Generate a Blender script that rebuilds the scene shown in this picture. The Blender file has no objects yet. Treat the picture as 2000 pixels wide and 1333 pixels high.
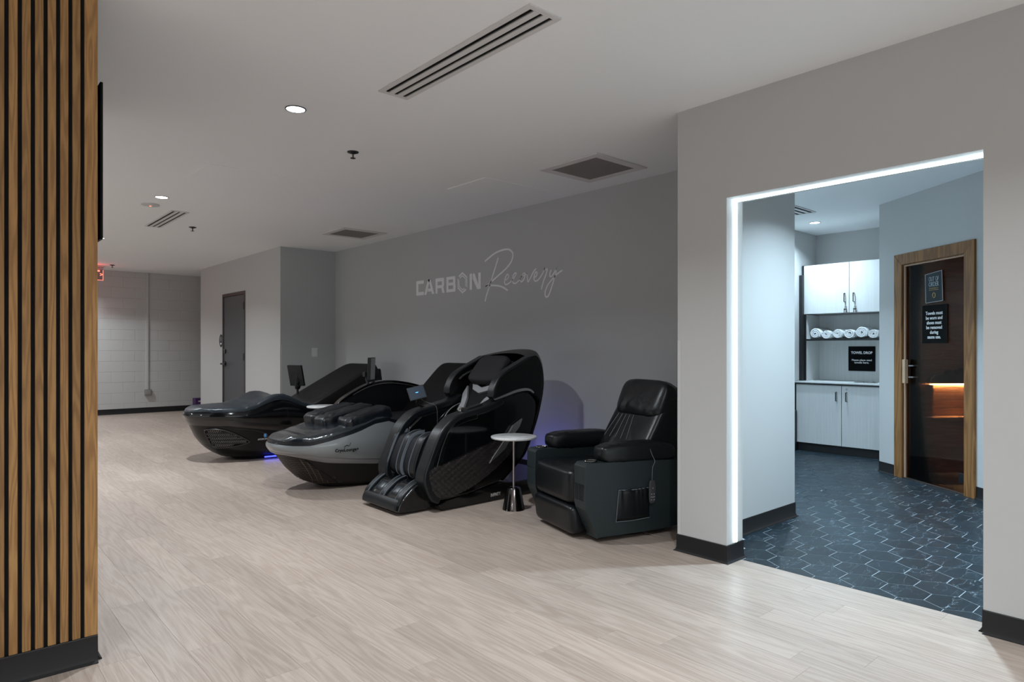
import bpy, bmesh, math, random
from mathutils import Vector, Matrix, noise
random.seed(7)
PI = math.pi
SC = bpy.context.scene
COL = SC.collection

# ------------------------------------------------------------------ camera, world, lights, exposure
CAM_H = 1.27; CEIL = 2.75; F_PX = 1290.0; YAW = math.radians(41.3); HORIZ = 680.5
cam_data = bpy.data.cameras.new('camera'); cam = bpy.data.objects.new('camera', cam_data); COL.objects.link(cam)
cam.location = (0, 0, CAM_H); cam.rotation_euler = (PI/2, 0, -YAW)
cam_data.sensor_width = 36.0; cam_data.lens = 36.0*F_PX/2000.0
cam_data.shift_y = (HORIZ-666.5)/2000.0; cam_data.clip_start = 0.05
SC.camera = cam

SC.view_settings.view_transform = 'Standard'; SC.view_settings.look = 'None'
SC.view_settings.gamma = 1.0; SC.view_settings.use_curve_mapping = False
SC.view_settings.exposure = 0.13

W = bpy.data.worlds.new('world'); SC.world = W; W.use_nodes = True
W.node_tree.nodes['Background'].inputs[0].default_value = (0.5, 0.55, 0.6, 1)
W.node_tree.nodes['Background'].inputs[1].default_value = 0.05

P_MAIN = 43.0      # main room downlights (W)
P_INNER = 50.0     # downlights of the tiled corridor
P_LED = 10.0        # emission of the strip round the opening
P_FILL = 85.0    # soft fill lights added out of view, south and west
C_MAIN = (0.87, 0.945, 1.0); C_INNER = (0.62, 0.84, 1.0); C_LED = (0.74, 0.92, 1.0)

def area_light(name, loc, rot, sx, sy, power, color, spread=PI, shape='RECTANGLE'):
    d = bpy.data.lights.new(name, 'AREA'); d.shape = shape; d.size = sx
    if shape in ('RECTANGLE', 'ELLIPSE'): d.size_y = sy
    d.energy = power; d.color = color; d.spread = spread
    o = bpy.data.objects.new(name, d); COL.objects.link(o); o.location = loc; o.rotation_euler = rot
    return o
# added soft fill lights along the unseen south and west walls
area_light('fill_light', (-0.2, -4.9, 1.35), (math.radians(90+22), 0, 0), 6.4, 2.0, P_FILL, (0.82, 0.93, 1.0))
area_light('fill_light', (-3.9, 6.5, 1.35), (math.radians(90+12), 0, -PI/2), 11.0, 2.0, P_FILL*0.75, (0.82, 0.93, 1.0))
# downlights of the same grid that stand outside the frame
for (x, y, k) in ((1.69, 0.78, 0.8), (1.69, -2.39, 0.8), (-1.6, -2.39, 1), (-1.6, 0.78, 1), (-1.6, 3.95, 0.8), (-1.6, 7.12, 0.8), (-1.6, 10.3, 0.6), (1.69, 13.45, 0.7)):
    area_light('downlight_lamp', (x, y, CEIL-0.02), (0, 0, 0), 0.11, 0.11, P_MAIN*k, C_MAIN, math.radians(140), 'DISK')
area_light('corridor_lamp', (4.6, 1.35, CEIL-0.02), (0, 0, 0), 0.11, 0.11, P_INNER*1.1, C_INNER, math.radians(122), 'DISK')
area_light('corridor_lamp', (5.75, 3.45, CEIL-0.02), (0, 0, 0), 0.11, 0.11, P_INNER, C_INNER, math.radians(122), 'DISK')

# ------------------------------------------------------------------ helpers: objects
def tag(o, label=None, cat=None, group=None, kind=None):
    if label: o['label'] = label
    if cat: o['category'] = cat
    if group: o['group'] = group
    if kind: o['kind'] = kind
    return o
def thing(name, label, cat, loc=(0, 0, 0), rz=0.0, group=None):
    o = bpy.data.objects.new(name, None); COL.objects.link(o); o.empty_display_size = 0.1
    o.location = loc; o.rotation_euler = (0, 0, rz)
    return tag(o, label, cat, group)
def origin_of(parent):
    v = Vector((0, 0, 0)); p = parent
    while p is not None:
        v += Vector(p.location); p = p.parent
    return v
def obj(name, bm, mat, parent=None, smooth=True, bevel=0.0, segs=2, world=True, kind=None, label=None, sharp=35):
    """ONE mesh object. world=True: the bmesh is in world space and the parent is not rotated."""
    if parent is not None and world:
        bmesh.ops.translate(bm, verts=bm.verts, vec=-origin_of(parent))
    bmesh.ops.recalc_face_normals(bm, faces=bm.faces)
    me = bpy.data.meshes.new(name)
    bm.to_mesh(me); bm.free()
    o = bpy.data.objects.new(name, me); COL.objects.link(o)
    if mat is not None: me.materials.append(mat)
    if parent is not None: o.parent = parent
    if smooth:
        for p in me.polygons: p.use_smooth = True
        try: me.set_sharp_from_angle(angle=math.radians(sharp))
        except Exception: pass
    if bevel > 0:
        m = o.modifiers.new('bevel', 'BEVEL'); m.width = bevel; m.segments = segs
        m.limit_method = 'ANGLE'; m.angle_limit = math.radians(30); m.harden_normals = False
    if kind: o['kind'] = kind
    if label: o['label'] = label
    return o
def struct(name, bm, mat, label=None, **k):
    o = obj(name, bm, mat, None, **k); o['kind'] = 'structure'
    if label: o['label'] = label
    return o
def copy_tree(o, parent=None):
    c = o.copy(); COL.objects.link(c); c.parent = parent
    for ch in list(o.children): copy_tree(ch, c)
    return c

# ------------------------------------------------------------------ helpers: geometry
def new(): return bmesh.new()
def add_box(bm, x0, x1, y0, y1, z0, z1):
    v = [bm.verts.new(p) for p in ((x0,y0,z0),(x1,y0,z0),(x1,y1,z0),(x0,y1,z0),(x0,y0,z1),(x1,y0,z1),(x1,y1,z1),(x0,y1,z1))]
    for f in ((3,2,1,0),(4,5,6,7),(0,1,5,4),(1,2,6,5),(2,3,7,6),(3,0,4,7)): bm.faces.new([v[i] for i in f])
    return bm
def box(*a): return add_box(new(), *a)
def add_obox(bm, p0, ux, uy, lx, ly, z0, z1):
    """box on plan corner p0, unit dirs ux, uy"""
    c = [(0,0),(lx,0),(lx,ly),(0,ly)]
    pts = [(p0[0]+a*ux[0]+b*uy[0], p0[1]+a*ux[1]+b*uy[1]) for a, b in c]
    v = [bm.verts.new((x, y, z)) for z in (z0, z1) for x, y in pts]
    for f in ((3,2,1,0),(4,5,6,7),(0,1,5,4),(1,2,6,5),(2,3,7,6),(3,0,4,7)): bm.faces.new([v[i] for i in f])
    return bm
def add_prism(bm, poly, y0, y1):
    """poly in (x,z) extruded along y"""
    a = [bm.verts.new((x, y0, z)) for x, z in poly]; b = [bm.verts.new((x, y1, z)) for x, z in poly]
    bm.faces.new(a); bm.faces.new(b[::-1])
    n = len(poly)
    for i in range(n): bm.faces.new([a[i], b[i], b[(i+1) % n], a[(i+1) % n]])
    return bm
def prism(poly, y0, y1): return add_prism(new(), poly, y0, y1)
def add_plate(bm, poly, fn, t):
    """flat polygon (a,b) mapped with fn(a,b,depth) and given thickness t"""
    a = [bm.verts.new(fn(p, q, 0)) for p, q in poly]; b = [bm.verts.new(fn(p, q, t)) for p, q in poly]
    bm.faces.new(a); bm.faces.new(b[::-1]); n = len(poly)
    for i in range(n): bm.faces.new([a[i], b[i], b[(i+1) % n], a[(i+1) % n]])
    return bm
def offset_path(path, half):
    """both sides of an open polyline in 2D -> closed polygon"""
    L, R = [], []
    n = len(path)
    hs = half if isinstance(half, (list, tuple)) else [half]*n
    for i, p in enumerate(path):
        a = path[max(0, i-1)]; b = path[min(n-1, i+1)]
        d = Vector((b[0]-a[0], b[1]-a[1])).normalized(); nn = Vector((-d.y, d.x))
        L.append((p[0]+nn.x*hs[i], p[1]+nn.y*hs[i])); R.append((p[0]-nn.x*hs[i], p[1]-nn.y*hs[i]))
    return L + R[::-1]
def smooth_path(pts, n=6, closed=False):
    """Catmull-Rom through pts"""
    out = []; m = len(pts); V = [Vector(p) for p in pts]
    rng = range(m) if closed else range(m-1)
    for i in rng:
        p0 = V[(i-1) % m] if (closed or i > 0) else V[0]*2-V[1]
        p1 = V[i]; p2 = V[(i+1) % m]
        p3 = V[(i+2) % m] if (closed or i+2 < m) else V[-1]*2-V[-2]
        for k in range(n):
            t = k/n
            out.append(tuple(0.5*((2*p1)+(p2-p0)*t+(2*p0-5*p1+4*p2-p3)*t*t+(3*p1-p0-3*p2+p3)*t**3)))
    if not closed: out.append(tuple(V[-1]))
    return out
def strap(path, half, y0, y1, n=5):
    return prism(offset_path(smooth_path(path, n), half), y0, y1)
def add_tube(bm, pts, r, n=8, cap=True):
    rings = []; P = [Vector(p) for p in pts]; up = None
    rr = r if isinstance(r, (list, tuple)) else [r]*len(P)
    for i, p in enumerate(P):
        d = (P[min(i+1, len(P)-1)]-P[max(i-1, 0)]).normalized()
        if up is None: up = Vector((0, 0, 1)) if abs(d.z) < 0.9 else Vector((1, 0, 0))
        a = d.cross(up)
        if a.length < 1e-4: a = d.orthogonal()
        a.normalize(); b = d.cross(a).normalized(); up = -b if (-b).dot(up) > 0 else b
        a = d.cross(up).normalized(); b = up
        rings.append([bm.verts.new(p+a*math.cos(2*PI*k/n)*rr[i]+b*math.sin(2*PI*k/n)*rr[i]) for k in range(n)])
    for A, B in zip(rings, rings[1:]):
        for k in range(n): bm.faces.new([A[k], A[(k+1) % n], B[(k+1) % n], B[k]])
    if cap: bm.faces.new(rings[0][::-1]); bm.faces.new(rings[-1])
    return bm
def tube(pts, r, n=8): return add_tube(new(), pts, r, n)
def add_lathe(bm, prof, c=(0, 0, 0), n=32, capb=True, capt=True):
    rings = [[bm.verts.new((c[0]+r*math.cos(2*PI*k/n), c[1]+r*math.sin(2*PI*k/n), c[2]+z)) for k in range(n)] for r, z in prof]
    for A, B in zip(rings, rings[1:]):
        for k in range(n): bm.faces.new([A[k], A[(k+1) % n], B[(k+1) % n], B[k]])
    if capb: bm.faces.new(rings[0][::-1])
    if capt: bm.faces.new(rings[-1])
    return bm
def lathe(prof, c=(0, 0, 0), n=32): return add_lathe(new(), prof, c, n)
def sgnpow(v, e): return math.copysign(abs(v)**e, v)
def add_se(bm, c, r, e1=0.35, e2=0.35, nu=36, nv=18, rot=None, fn=None):
    """superellipsoid cushion"""
    rings = []; rot = rot or Matrix.Identity(3)
    for j in range(nv+1):
        ph = -PI/2+PI*j/nv; ring = []
        for i in range(nu):
            th = 2*PI*i/nu
            p = Vector((r[0]*sgnpow(math.cos(ph), e1)*sgnpow(math.cos(th), e2),
                        r[1]*sgnpow(math.cos(ph), e1)*sgnpow(math.sin(th), e2), r[2]*sgnpow(math.sin(ph), e1)))
            if fn: p = fn(p)
            p = rot @ p + Vector(c)
            ring.append(p)
            if j in (0, nv): break
        rings.append([bm.verts.new(q) for q in ring])
    for j in range(nv):
        A, B = rings[j], rings[j+1]
        for i in range(nu):
            a = A[i % len(A)]; b = A[(i+1) % len(A)]; cc = B[(i+1) % len(B)]; d = B[i % len(B)]
            f = []
            for v in (a, b, cc, d):
                if v not in f: f.append(v)
            if len(f) > 2: bm.faces.new(f)
    return bm
def se(*a, **k): return add_se(new(), *a, **k)
def roty(a): return Matrix.Rotation(a, 3, 'Y')
def rotz(a): return Matrix.Rotation(a, 3, 'Z')
def interp(tab, x):
    if x <= tab[0][0]: return tab[0][1]
    for (a, fa), (b, fb) in zip(tab, tab[1:]):
        if x <= b:
            t = (x-a)/(b-a); return fa+(fb-fa)*t
    return tab[-1][1]
def text_mesh(txt, size, mat4, name, mat, parent, extrude=0.0008, align='CENTER', bold=0.0, sx=1.0, spacing=1.0, label=None, width=None):
    cu = bpy.data.curves.new(name, 'FONT'); cu.body = txt; cu.size = size; cu.extrude = extrude
    cu.align_x = align; cu.align_y = 'CENTER'; cu.offset = bold; cu.resolution_u = 3; cu.space_character = spacing
    t = bpy.data.objects.new('tmp', cu); COL.objects.link(t)
    dg = bpy.context.evaluated_depsgraph_get(); me = bpy.data.meshes.new_from_object(t.evaluated_get(dg))
    bpy.data.objects.remove(t); bpy.data.curves.remove(cu)
    if width:
        xs = [v.co.x for v in me.vertices]; sx = width/(max(xs)-min(xs))
    me.transform(mat4 @ Matrix.Diagonal((sx, 1, 1, 1)))
    if parent is not None: me.transform(Matrix.Translation(-origin_of(parent)))
    me.materials.clear(); me.materials.append(mat); me.name = name
    o = bpy.data.objects.new(name, me); COL.objects.link(o)
    if parent is not None: o.parent = parent
    if label: o['label'] = label
    return o
def frame4(o, X, Y):
    X = Vector(X).normalized(); Y = Vector(Y).normalized(); Z = X.cross(Y)
    m = Matrix((X, Y, Z)).transposed().to_4x4(); m.translation = Vector(o); return m

# ------------------------------------------------------------------ materials
def nmat(name):
    m = bpy.data.materials.new(name); m.use_nodes = True
    nt = m.node_tree; b = nt.nodes['Principled BSDF']; return m, nt, b
def N(nt, t, **k):
    n = nt.nodes.new(t)
    for a, v in k.items(): setattr(n, a, v)
    return n
def simple(name, col, rough=0.5, metal=0.0, bump=0.0, bscale=200.0, var=0.0, coat=0.0, spec=0.5, stretch=(1, 1, 1), croug=0.05):
    m, nt, b = nmat(name)
    b.inputs['Base Color'].default_value = (*col, 1); b.inputs['Roughness'].default_value = rough
    b.inputs['Metallic'].default_value = metal; b.inputs['Specular IOR Level'].default_value = spec
    b.inputs['Coat Weight'].default_value = coat; b.inputs['Coat Roughness'].default_value = croug
    if bump > 0 or var > 0:
        tc = N(nt, 'ShaderNodeTexCoord'); mp = N(nt, 'ShaderNodeMapping'); mp.inputs['Scale'].default_value = stretch
        nt.links.new(tc.outputs['Object'], mp.inputs[0])
        no = N(nt, 'ShaderNodeTexNoise'); no.inputs['Scale'].default_value = bscale; no.inputs['Detail'].default_value = 4
        nt.links.new(mp.outputs[0], no.inputs['Vector'])
        if bump > 0:
            bp = N(nt, 'ShaderNodeBump'); bp.inputs['Strength'].default_value = bump; bp.inputs['Distance'].default_value = 0.01
            nt.links.new(no.outputs['Fac'], bp.inputs['Height']); nt.links.new(bp.outputs[0], b.inputs['Normal'])
        if var > 0:
            mr = N(nt, 'ShaderNodeMapRange'); mr.inputs['To Min'].default_value = 1-var; mr.inputs['To Max'].default_value = 1+var
            nt.links.new(no.outputs['Fac'], mr.inputs['Value'])
            mx = N(nt, 'ShaderNodeVectorMath', operation='SCALE'); mx.inputs[0].default_value = col
            nt.links.new(mr.outputs[0], mx.inputs['Scale']); nt.links.new(mx.outputs[0], b.inputs['Base Color'])
    return m
def wood(name, c_dark, c_light, stretch, rings=9.0, rough=0.5, rnd=0.12, ringamp=0.22, pore=7.0, fine=0.35, bump=0.12, streak=260.0, contrast=(0.3, 0.75), nscale=1.0):
    """contours of a stretched noise give cathedral grain; a second noise the fine pores"""
    m, nt, b = nmat(name); L = nt.links.new
    tc = N(nt, 'ShaderNodeTexCoord'); oi = N(nt, 'ShaderNodeObjectInfo')
    off = N(nt, 'ShaderNodeVectorMath', operation='SCALE'); off.inputs[0].default_value = (37.0, 53.0, 71.0)
    L(oi.outputs['Random'], off.inputs['Scale'])
    mp = N(nt, 'ShaderNodeMapping'); mp.inputs['Scale'].default_value = stretch
    L(tc.outputs['Object'], mp.inputs[0])
    ad = N(nt, 'ShaderNodeVectorMath', operation='ADD'); L(mp.outputs[0], ad.inputs[0]); L(off.outputs[0], ad.inputs[1])
    n1 = N(nt, 'ShaderNodeTexNoise'); n1.inputs['Scale'].default_value = nscale; n1.inputs['Detail'].default_value = 1.5; n1.inputs['Distortion'].default_value = 0.2
    L(ad.outputs[0], n1.inputs['Vector'])
    mu = N(nt, 'ShaderNodeMath', operation='MULTIPLY'); mu.inputs[1].default_value = rings*2*PI; L(n1.outputs['Fac'], mu.inputs[0])
    si = N(nt, 'ShaderNodeMath', operation='SINE'); L(mu.outputs[0], si.inputs[0])
    n2 = N(nt, 'ShaderNodeTexNoise'); n2.inputs['Scale'].default_value = pore*nscale; n2.inputs['Detail'].default_value = 5; n2.inputs['Roughness'].default_value = 0.7
    st2 = N(nt, 'ShaderNodeVectorMath', operation='MULTIPLY')
    mn = min(stretch); st2.inputs[1].default_value = tuple(2.5 if s > mn*1.5 else 0.8 for s in stretch)
    L(ad.outputs[0], st2.inputs[0]); L(st2.outputs[0], n2.inputs['Vector'])
    a = N(nt, 'ShaderNodeMath', operation='MULTIPLY_ADD'); a.inputs[1].default_value = ringamp; a.inputs[2].default_value = 0.5*(1-fine)+0.0; L(si.outputs[0], a.inputs[0])
    c = N(nt, 'ShaderNodeMath', operation='MULTIPLY_ADD'); c.inputs[1].default_value = fine; L(n2.outputs['Fac'], c.inputs[0]); L(a.outputs[0], c.inputs[2])
    mr = N(nt, 'ShaderNodeMapRange'); mr.inputs['From Min'].default_value = contrast[0]; mr.inputs['From Max'].default_value = contrast[1]; L(c.outputs[0], mr.inputs['Value'])
    mix = N(nt, 'ShaderNodeMix', data_type='RGBA'); mix.inputs['A'].default_value = (*c_dark, 1); mix.inputs['B'].default_value = (*c_light, 1)
    L(mr.outputs[0], mix.inputs['Factor'])
    vr = N(nt, 'ShaderNodeMapRange'); vr.inputs['To Min'].default_value = 1-rnd; vr.inputs['To Max'].default_value = 1+rnd; L(oi.outputs['Random'], vr.inputs['Value'])
    sc = N(nt, 'ShaderNodeVectorMath', operation='SCALE'); L(mix.outputs['Result'], sc.inputs[0]); L(vr.outputs[0], sc.inputs['Scale'])
    L(sc.outputs[0], b.inputs['Base Color']); b.inputs['Roughness'].default_value = rough
    if bump > 0:
        bp = N(nt, 'ShaderNodeBump'); bp.inputs['Strength'].default_value = bump; bp.inputs['Distance'].default_value = 0.004
        L(c.outputs[0], bp.inputs['Height']); L(bp.outputs[0], b.inputs['Normal'])
    return m
def emit(name, col, s):
    m, nt, b = nmat(name); b.inputs['Base Color'].default_value = (*col, 1)
    b.inputs['Emission Color'].default_value = (*col, 1); b.inputs['Emission Strength'].default_value = s
    return m
def marble(name, base, vein, scale, thin, rough, stretch=(1, 1, 1), rnd=0.15, amount=0.5):
    m, nt, b = nmat(name); L = nt.links.new
    tc = N(nt, 'ShaderNodeTexCoord'); oi = N(nt, 'ShaderNodeObjectInfo')
    off = N(nt, 'ShaderNodeVectorMath', operation='SCALE'); off.inputs[0].default_value = (37.0, 53.0, 71.0); L(oi.outputs['Random'], off.inputs['Scale'])
    mp = N(nt, 'ShaderNodeMapping'); mp.inputs['Scale'].default_value = stretch; mp.inputs['Rotation'].default_value = (0, 0, 0.5)
    L(tc.outputs['Object'], mp.inputs[0])
    ad = N(nt, 'ShaderNodeVectorMath', operation='ADD'); L(mp.outputs[0], ad.inputs[0]); L(off.outputs[0], ad.inputs[1])
    nz = N(nt, 'ShaderNodeTexNoise'); nz.inputs['Scale'].default_value = scale*1.2; nz.inputs['Detail'].default_value = 3; L(ad.outputs[0], nz.inputs['Vector'])
    mxv = N(nt, 'ShaderNodeMix', data_type='RGBA'); mxv.inputs['Factor'].default_value = 0.18; L(ad.outputs[0], mxv.inputs['A']); L(nz.outputs['Color'], mxv.inputs['B'])
    vo = N(nt, 'ShaderNodeTexVoronoi', feature='DISTANCE_TO_EDGE'); vo.inputs['Scale'].default_value = scale; L(mxv.outputs['Result'], vo.inputs['Vector'])
    mr = N(nt, 'ShaderNodeMapRange'); mr.inputs['From Min'].default_value = 0; mr.inputs['From Max'].default_value = thin
    mr.inputs['To Min'].default_value = 1; mr.inputs['To Max'].default_value = 0; L(vo.outputs['Distance'], mr.inputs['Value'])
    n2 = N(nt, 'ShaderNodeTexNoise'); n2.inputs['Scale'].default_value = scale*0.8; L(ad.outputs[0], n2.inputs['Vector'])
    ms = N(nt, 'ShaderNodeMapRange'); ms.inputs['From Min'].default_value = 0.6-amount*0.3; ms.inputs['From Max'].default_value = 0.75; L(n2.outputs['Fac'], ms.inputs['Value'])
    mu = N(nt, 'ShaderNodeMath', operation='MULTIPLY'); L(mr.outputs[0], mu.inputs[0]); L(ms.outputs[0], mu.inputs[1])
    n3 = N(nt, 'ShaderNodeTexNoise'); n3.inputs['Scale'].default_value = scale*2.5; n3.inputs['Detail'].default_value = 6; L(ad.outputs[0], n3.inputs['Vector'])
    v2 = N(nt, 'ShaderNodeMapRange'); v2.inputs['To Min'].default_value = 0.6; v2.inputs['To Max'].default_value = 1.45; L(n3.outputs['Fac'], v2.inputs['Value'])
    vr = N(nt, 'ShaderNodeMapRange'); vr.inputs['To Min'].default_value = 1-rnd; vr.inputs['To Max'].default_value = 1+rnd; L(oi.outputs['Random'], vr.inputs['Value'])
    mm = N(nt, 'ShaderNodeMath', operation='MULTIPLY'); L(v2.outputs[0], mm.inputs[0]); L(vr.outputs[0], mm.inputs[1])
    sc = N(nt, 'ShaderNodeVectorMath', operation='SCALE'); sc.inputs[0].default_value = base; L(mm.outputs[0], sc.inputs['Scale'])
    mix = N(nt, 'ShaderNodeMix', data_type='RGBA'); mix.inputs['B'].default_value = (*vein, 1); L(sc.outputs[0], mix.inputs['A']); L(mu.outputs[0], mix.inputs['Factor'])
    L(mix.outputs['Result'], b.inputs['Base Color']); b.inputs['Roughness'].default_value = rough
    return m
def tinted_glass(name, col):
    m = bpy.data.materials.new(name); m.use_nodes = True; nt = m.node_tree; nt.nodes.clear(); L = nt.links.new
    out = N(nt, 'ShaderNodeOutputMaterial'); t = N(nt, 'ShaderNodeBsdfTransparent'); t.inputs[0].default_value = (*col, 1)
    g = N(nt, 'ShaderNodeBsdfGlossy'); g.inputs['Roughness'].default_value = 0.03; g.inputs[0].default_value = (1, 1, 1, 1)
    fr = N(nt, 'ShaderNodeFresnel'); fr.inputs[0].default_value = 1.25
    mx = N(nt, 'ShaderNodeMixShader'); L(fr.outputs[0], mx.inputs[0]); L(t.outputs[0], mx.inputs[1]); L(g.outputs[0], mx.inputs[2]); L(mx.outputs[0], out.inputs[0])
    return m

M = {}
M['wall'] = simple('wall_paint', (0.51, 0.505, 0.495), 0.75, bump=0.03, bscale=350)
M['block'] = simple('block_paint', (0.51, 0.505, 0.495), 0.7, bump=0.25, bscale=90)
M['ceil'] = simple('ceiling_paint', (0.86, 0.87, 0.875), 0.85, bump=0.02, bscale=300)
M['base'] = simple('rubber_base', (0.012, 0.011, 0.0115), 0.45, spec=0.35, bump=0.02)
M['plank'] = wood('plank_vinyl', (0.315, 0.236, 0.190), (0.52, 0.44, 0.383), (13, 1.0, 1), rings=8, ringamp=0.10, pore=8, rough=0.40, rnd=0.09, fine=0.85, bump=0.04, contrast=(0.2, 0.85))
M['oak'] = wood('oak_slat', (0.17, 0.076, 0.020), (0.43, 0.235, 0.082), (24, 24, 1.6), rings=8, ringamp=0.15, pore=12, rough=0.6, rnd=0.18, fine=0.75, bump=0.1, contrast=(0.15, 0.85))
M['felt'] = simple('black_felt', (0.004, 0.004, 0.005), 0.95)
M['doorwood'] = wood('sauna_door_timber', (0.15, 0.062, 0.018), (0.29, 0.135, 0.042), (14, 14, 1.2), rings=5, rough=0.5, rnd=0.1, fine=0.6, bump=0.1, contrast=(0.2, 0.8))
M['cedar'] = wood('sauna_board', (0.34, 0.20, 0.11), (0.55, 0.37, 0.22), (1.6, 1.6, 14), rings=5, rough=0.6, rnd=0.15, fine=0.6, bump=0.1)
M['laminate'] = wood('linear_laminate', (0.46, 0.46, 0.45), (0.76, 0.76, 0.75), (75, 75, 0.9), rings=2, ringamp=0.03, pore=4, rough=0.45, rnd=0.02, fine=0.9, bump=0.0, contrast=(0.1, 0.8))
M['counter'] = simple('counter_laminate', (0.72, 0.72, 0.71), 0.3)
M['blackpanel'] = simple('black_laminate', (0.012, 0.012, 0.013), 0.45)
M['tile'] = marble('dark_marble_tile', (0.010, 0.019, 0.026), (0.36, 0.44, 0.50), 7.0, 0.014, 0.42, stretch=(0.8, 2.4, 1), rnd=0.2, amount=0.75)
M['tile'].node_tree.nodes['Principled BSDF'].inputs['Specular IOR Level'].default_value = 0.3
M['grout'] = simple('grey_grout', (0.36, 0.41, 0.44), 0.9)
M['doorgrey'] = simple('grey_door_paint', (0.070, 0.073, 0.080), 0.45, bump=0.02)
M['doorframe'] = simple('dark_frame_paint', (0.045, 0.035, 0.032), 0.45)
M['blackmetal'] = simple('black_metal', (0.008, 0.008, 0.009), 0.35, metal=0.0)
M['blackmatte'] = simple('black_plastic', (0.007, 0.007, 0.0075), 0.5)
M['tvblack'] = simple('tv_plastic', (0.004, 0.004, 0.004), 0.6, spec=0.2)
M['gloss'] = simple('gloss_black_shell', (0.003, 0.0035, 0.004), 0.14, spec=0.3, coat=0.6, croug=0.03)
M['gloss2'] = simple('gloss_black_lounger', (0.004, 0.0045, 0.005), 0.12, coat=0.3, spec=0.45)
M['taupe'] = simple('dark_taupe_shell', (0.024, 0.019, 0.019), 0.28, coat=0.3)
M['hull'] = simple('near_black_shell', (0.0035, 0.0035, 0.004), 0.34, coat=0.10, spec=0.28)
M['silvershell'] = simple('pearl_silver_shell', (0.23, 0.245, 0.25), 0.3, coat=0.7, metal=0.1)
M['silverlow'] = simple('pearl_silver_lip', (0.20, 0.19, 0.195), 0.32, coat=0.5, metal=0.1)
M['keel'] = simple('dark_brown_keel', (0.014, 0.011, 0.011), 0.55, spec=0.3)
M['litleather'] = simple('recliner_lit_leather', (0.019, 0.028, 0.031), 0.40, spec=0.4, bump=0.06, bscale=60)  # recliner leather made paler and more teal, lamp light put into the colour
M['leather'] = simple('black_leather', (0.0045, 0.0065, 0.0085), 0.36, spec=0.42, bump=0.08, bscale=120)
M['leatherr'] = simple('recliner_leather', (0.0035, 0.005, 0.0065), 0.34, spec=0.42, bump=0.08, bscale=60)
M['navyfab'] = simple('dark_navy_fabric', (0.0025, 0.003, 0.006), 0.6, spec=0.3, bump=0.2, bscale=300)
M['darkfab'] = simple('dark_fabric', (0.003, 0.0025, 0.0035), 0.7, spec=0.25, bump=0.2, bscale=400)
M['cover'] = simple('brown_black_cover', (0.0055, 0.0042, 0.0048), 0.55, spec=0.3, bump=0.5, bscale=9, stretch=(1, 3, 1))
M['vinyl'] = simple('slate_vinyl_pad', (0.014, 0.021, 0.028), 0.36, bump=0.25, bscale=14)
M['plastic'] = simple('wrinkled_clear_cover', (0.008, 0.013, 0.018), 0.24, bump=0.9, bscale=11, coat=0.8, croug=0.2, stretch=(1, 0.5, 1))
M['wrap'] = simple('wrinkled_black_wrap', (0.004, 0.006, 0.009), 0.40, bump=0.8, bscale=13, stretch=(1, 0.6, 1))
M['stitch'] = simple('grey_stitching', (0.16, 0.18, 0.21), 0.6)
M['silver'] = simple('satin_silver', (0.52, 0.52, 0.52), 0.28, metal=0.9)
M['lightgrey'] = simple('light_grey_vinyl', (0.26, 0.26, 0.27), 0.5)
M['chrome'] = simple('chrome', (0.7, 0.7, 0.7), 0.12, metal=1.0)
M['gunmetal'] = simple('gunmetal_chrome', (0.16, 0.145, 0.14), 0.14, metal=1.0)
M['nickel'] = simple('brushed_nickel', (0.52, 0.47, 0.44), 0.3, metal=0.9)
M['whitemarble'] = marble('white_marble_top', (0.66, 0.66, 0.66), (0.35, 0.36, 0.38), 6.0, 0.05, 0.25, rnd=0.02)
M['white'] = simple('white_plastic', (0.70, 0.70, 0.69), 0.4)
M['ventwhite'] = simple('vent_white', (0.66, 0.64, 0.63), 0.5)
M['mesh'] = simple('vent_mesh', (0.22, 0.21, 0.20), 0.5)
M['holeshade'] = simple('hole_shade', (0.004, 0.004, 0.004), 0.9)  # flat black painted in for the shade inside openings
M['guard'] = simple('corner_guard_vinyl', (0.56, 0.56, 0.55), 0.45)
M['letter'] = simple('wall_letter_vinyl', (0.80, 0.81, 0.83), 0.5)
M['wallgrey'] = simple('alcove_grey_paint', (0.45, 0.46, 0.465), 0.75, bump=0.03, bscale=350)
M['whiteink'] = simple('white_ink', (0.90, 0.90, 0.90), 0.6)
M['goldink'] = simple('gold_ink', (0.45, 0.33, 0.14), 0.6)
M['blackink'] = simple('black_ink', (0.006, 0.006, 0.006), 0.8, spec=0.1)
M['towel'] = simple('white_terry', (0.85, 0.85, 0.86), 0.95, bump=0.9, bscale=160)
M['purple'] = simple('purple_card', (0.05, 0.015, 0.09), 0.5)
M['poster'] = simple('slate_poster_paper', (0.030, 0.040, 0.047), 0.5, spec=0.2, bump=0.1, bscale=12)
M['screenblue'] = emit('dim_blue_screen', (0.004, 0.009, 0.018), 1.0)
M['screengrey'] = simple('grey_screen', (0.16, 0.18, 0.20), 0.3)
M['glowblue'] = emit('blue_logo_light', (0.05, 0.35, 1.0), 2.5)
M['ledblue'] = emit('blue_led', (0.03, 0.04, 1.0), 6.0)
M['ledwhite'] = emit('white_led_diffuser', C_LED, P_LED)
M['ledwarm'] = emit('warm_led', (1.0, 0.66, 0.33), 300.0)
M['lampmain'] = emit('downlight_diffuser', (0.92, 0.95, 1.0), 9.0)
M['redled'] = emit('red_led', (1.0, 0.12, 0.08), 3.5)
M['redfaint'] = emit('red_led_small', (1.0, 0.15, 0.12), 1.0)
M['glass'] = tinted_glass('smoked_glass', (0.40, 0.34, 0.30))
M['signglass'] = tinted_glass('clear_sign_glass', (0.85, 0.75, 0.75))
M['galv'] = simple('galvanised_box', (0.35, 0.35, 0.36), 0.4, metal=0.6)
M['stone'] = simple('heater_stone', (0.05, 0.05, 0.05), 0.9, bump=0.6, bscale=40)

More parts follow.
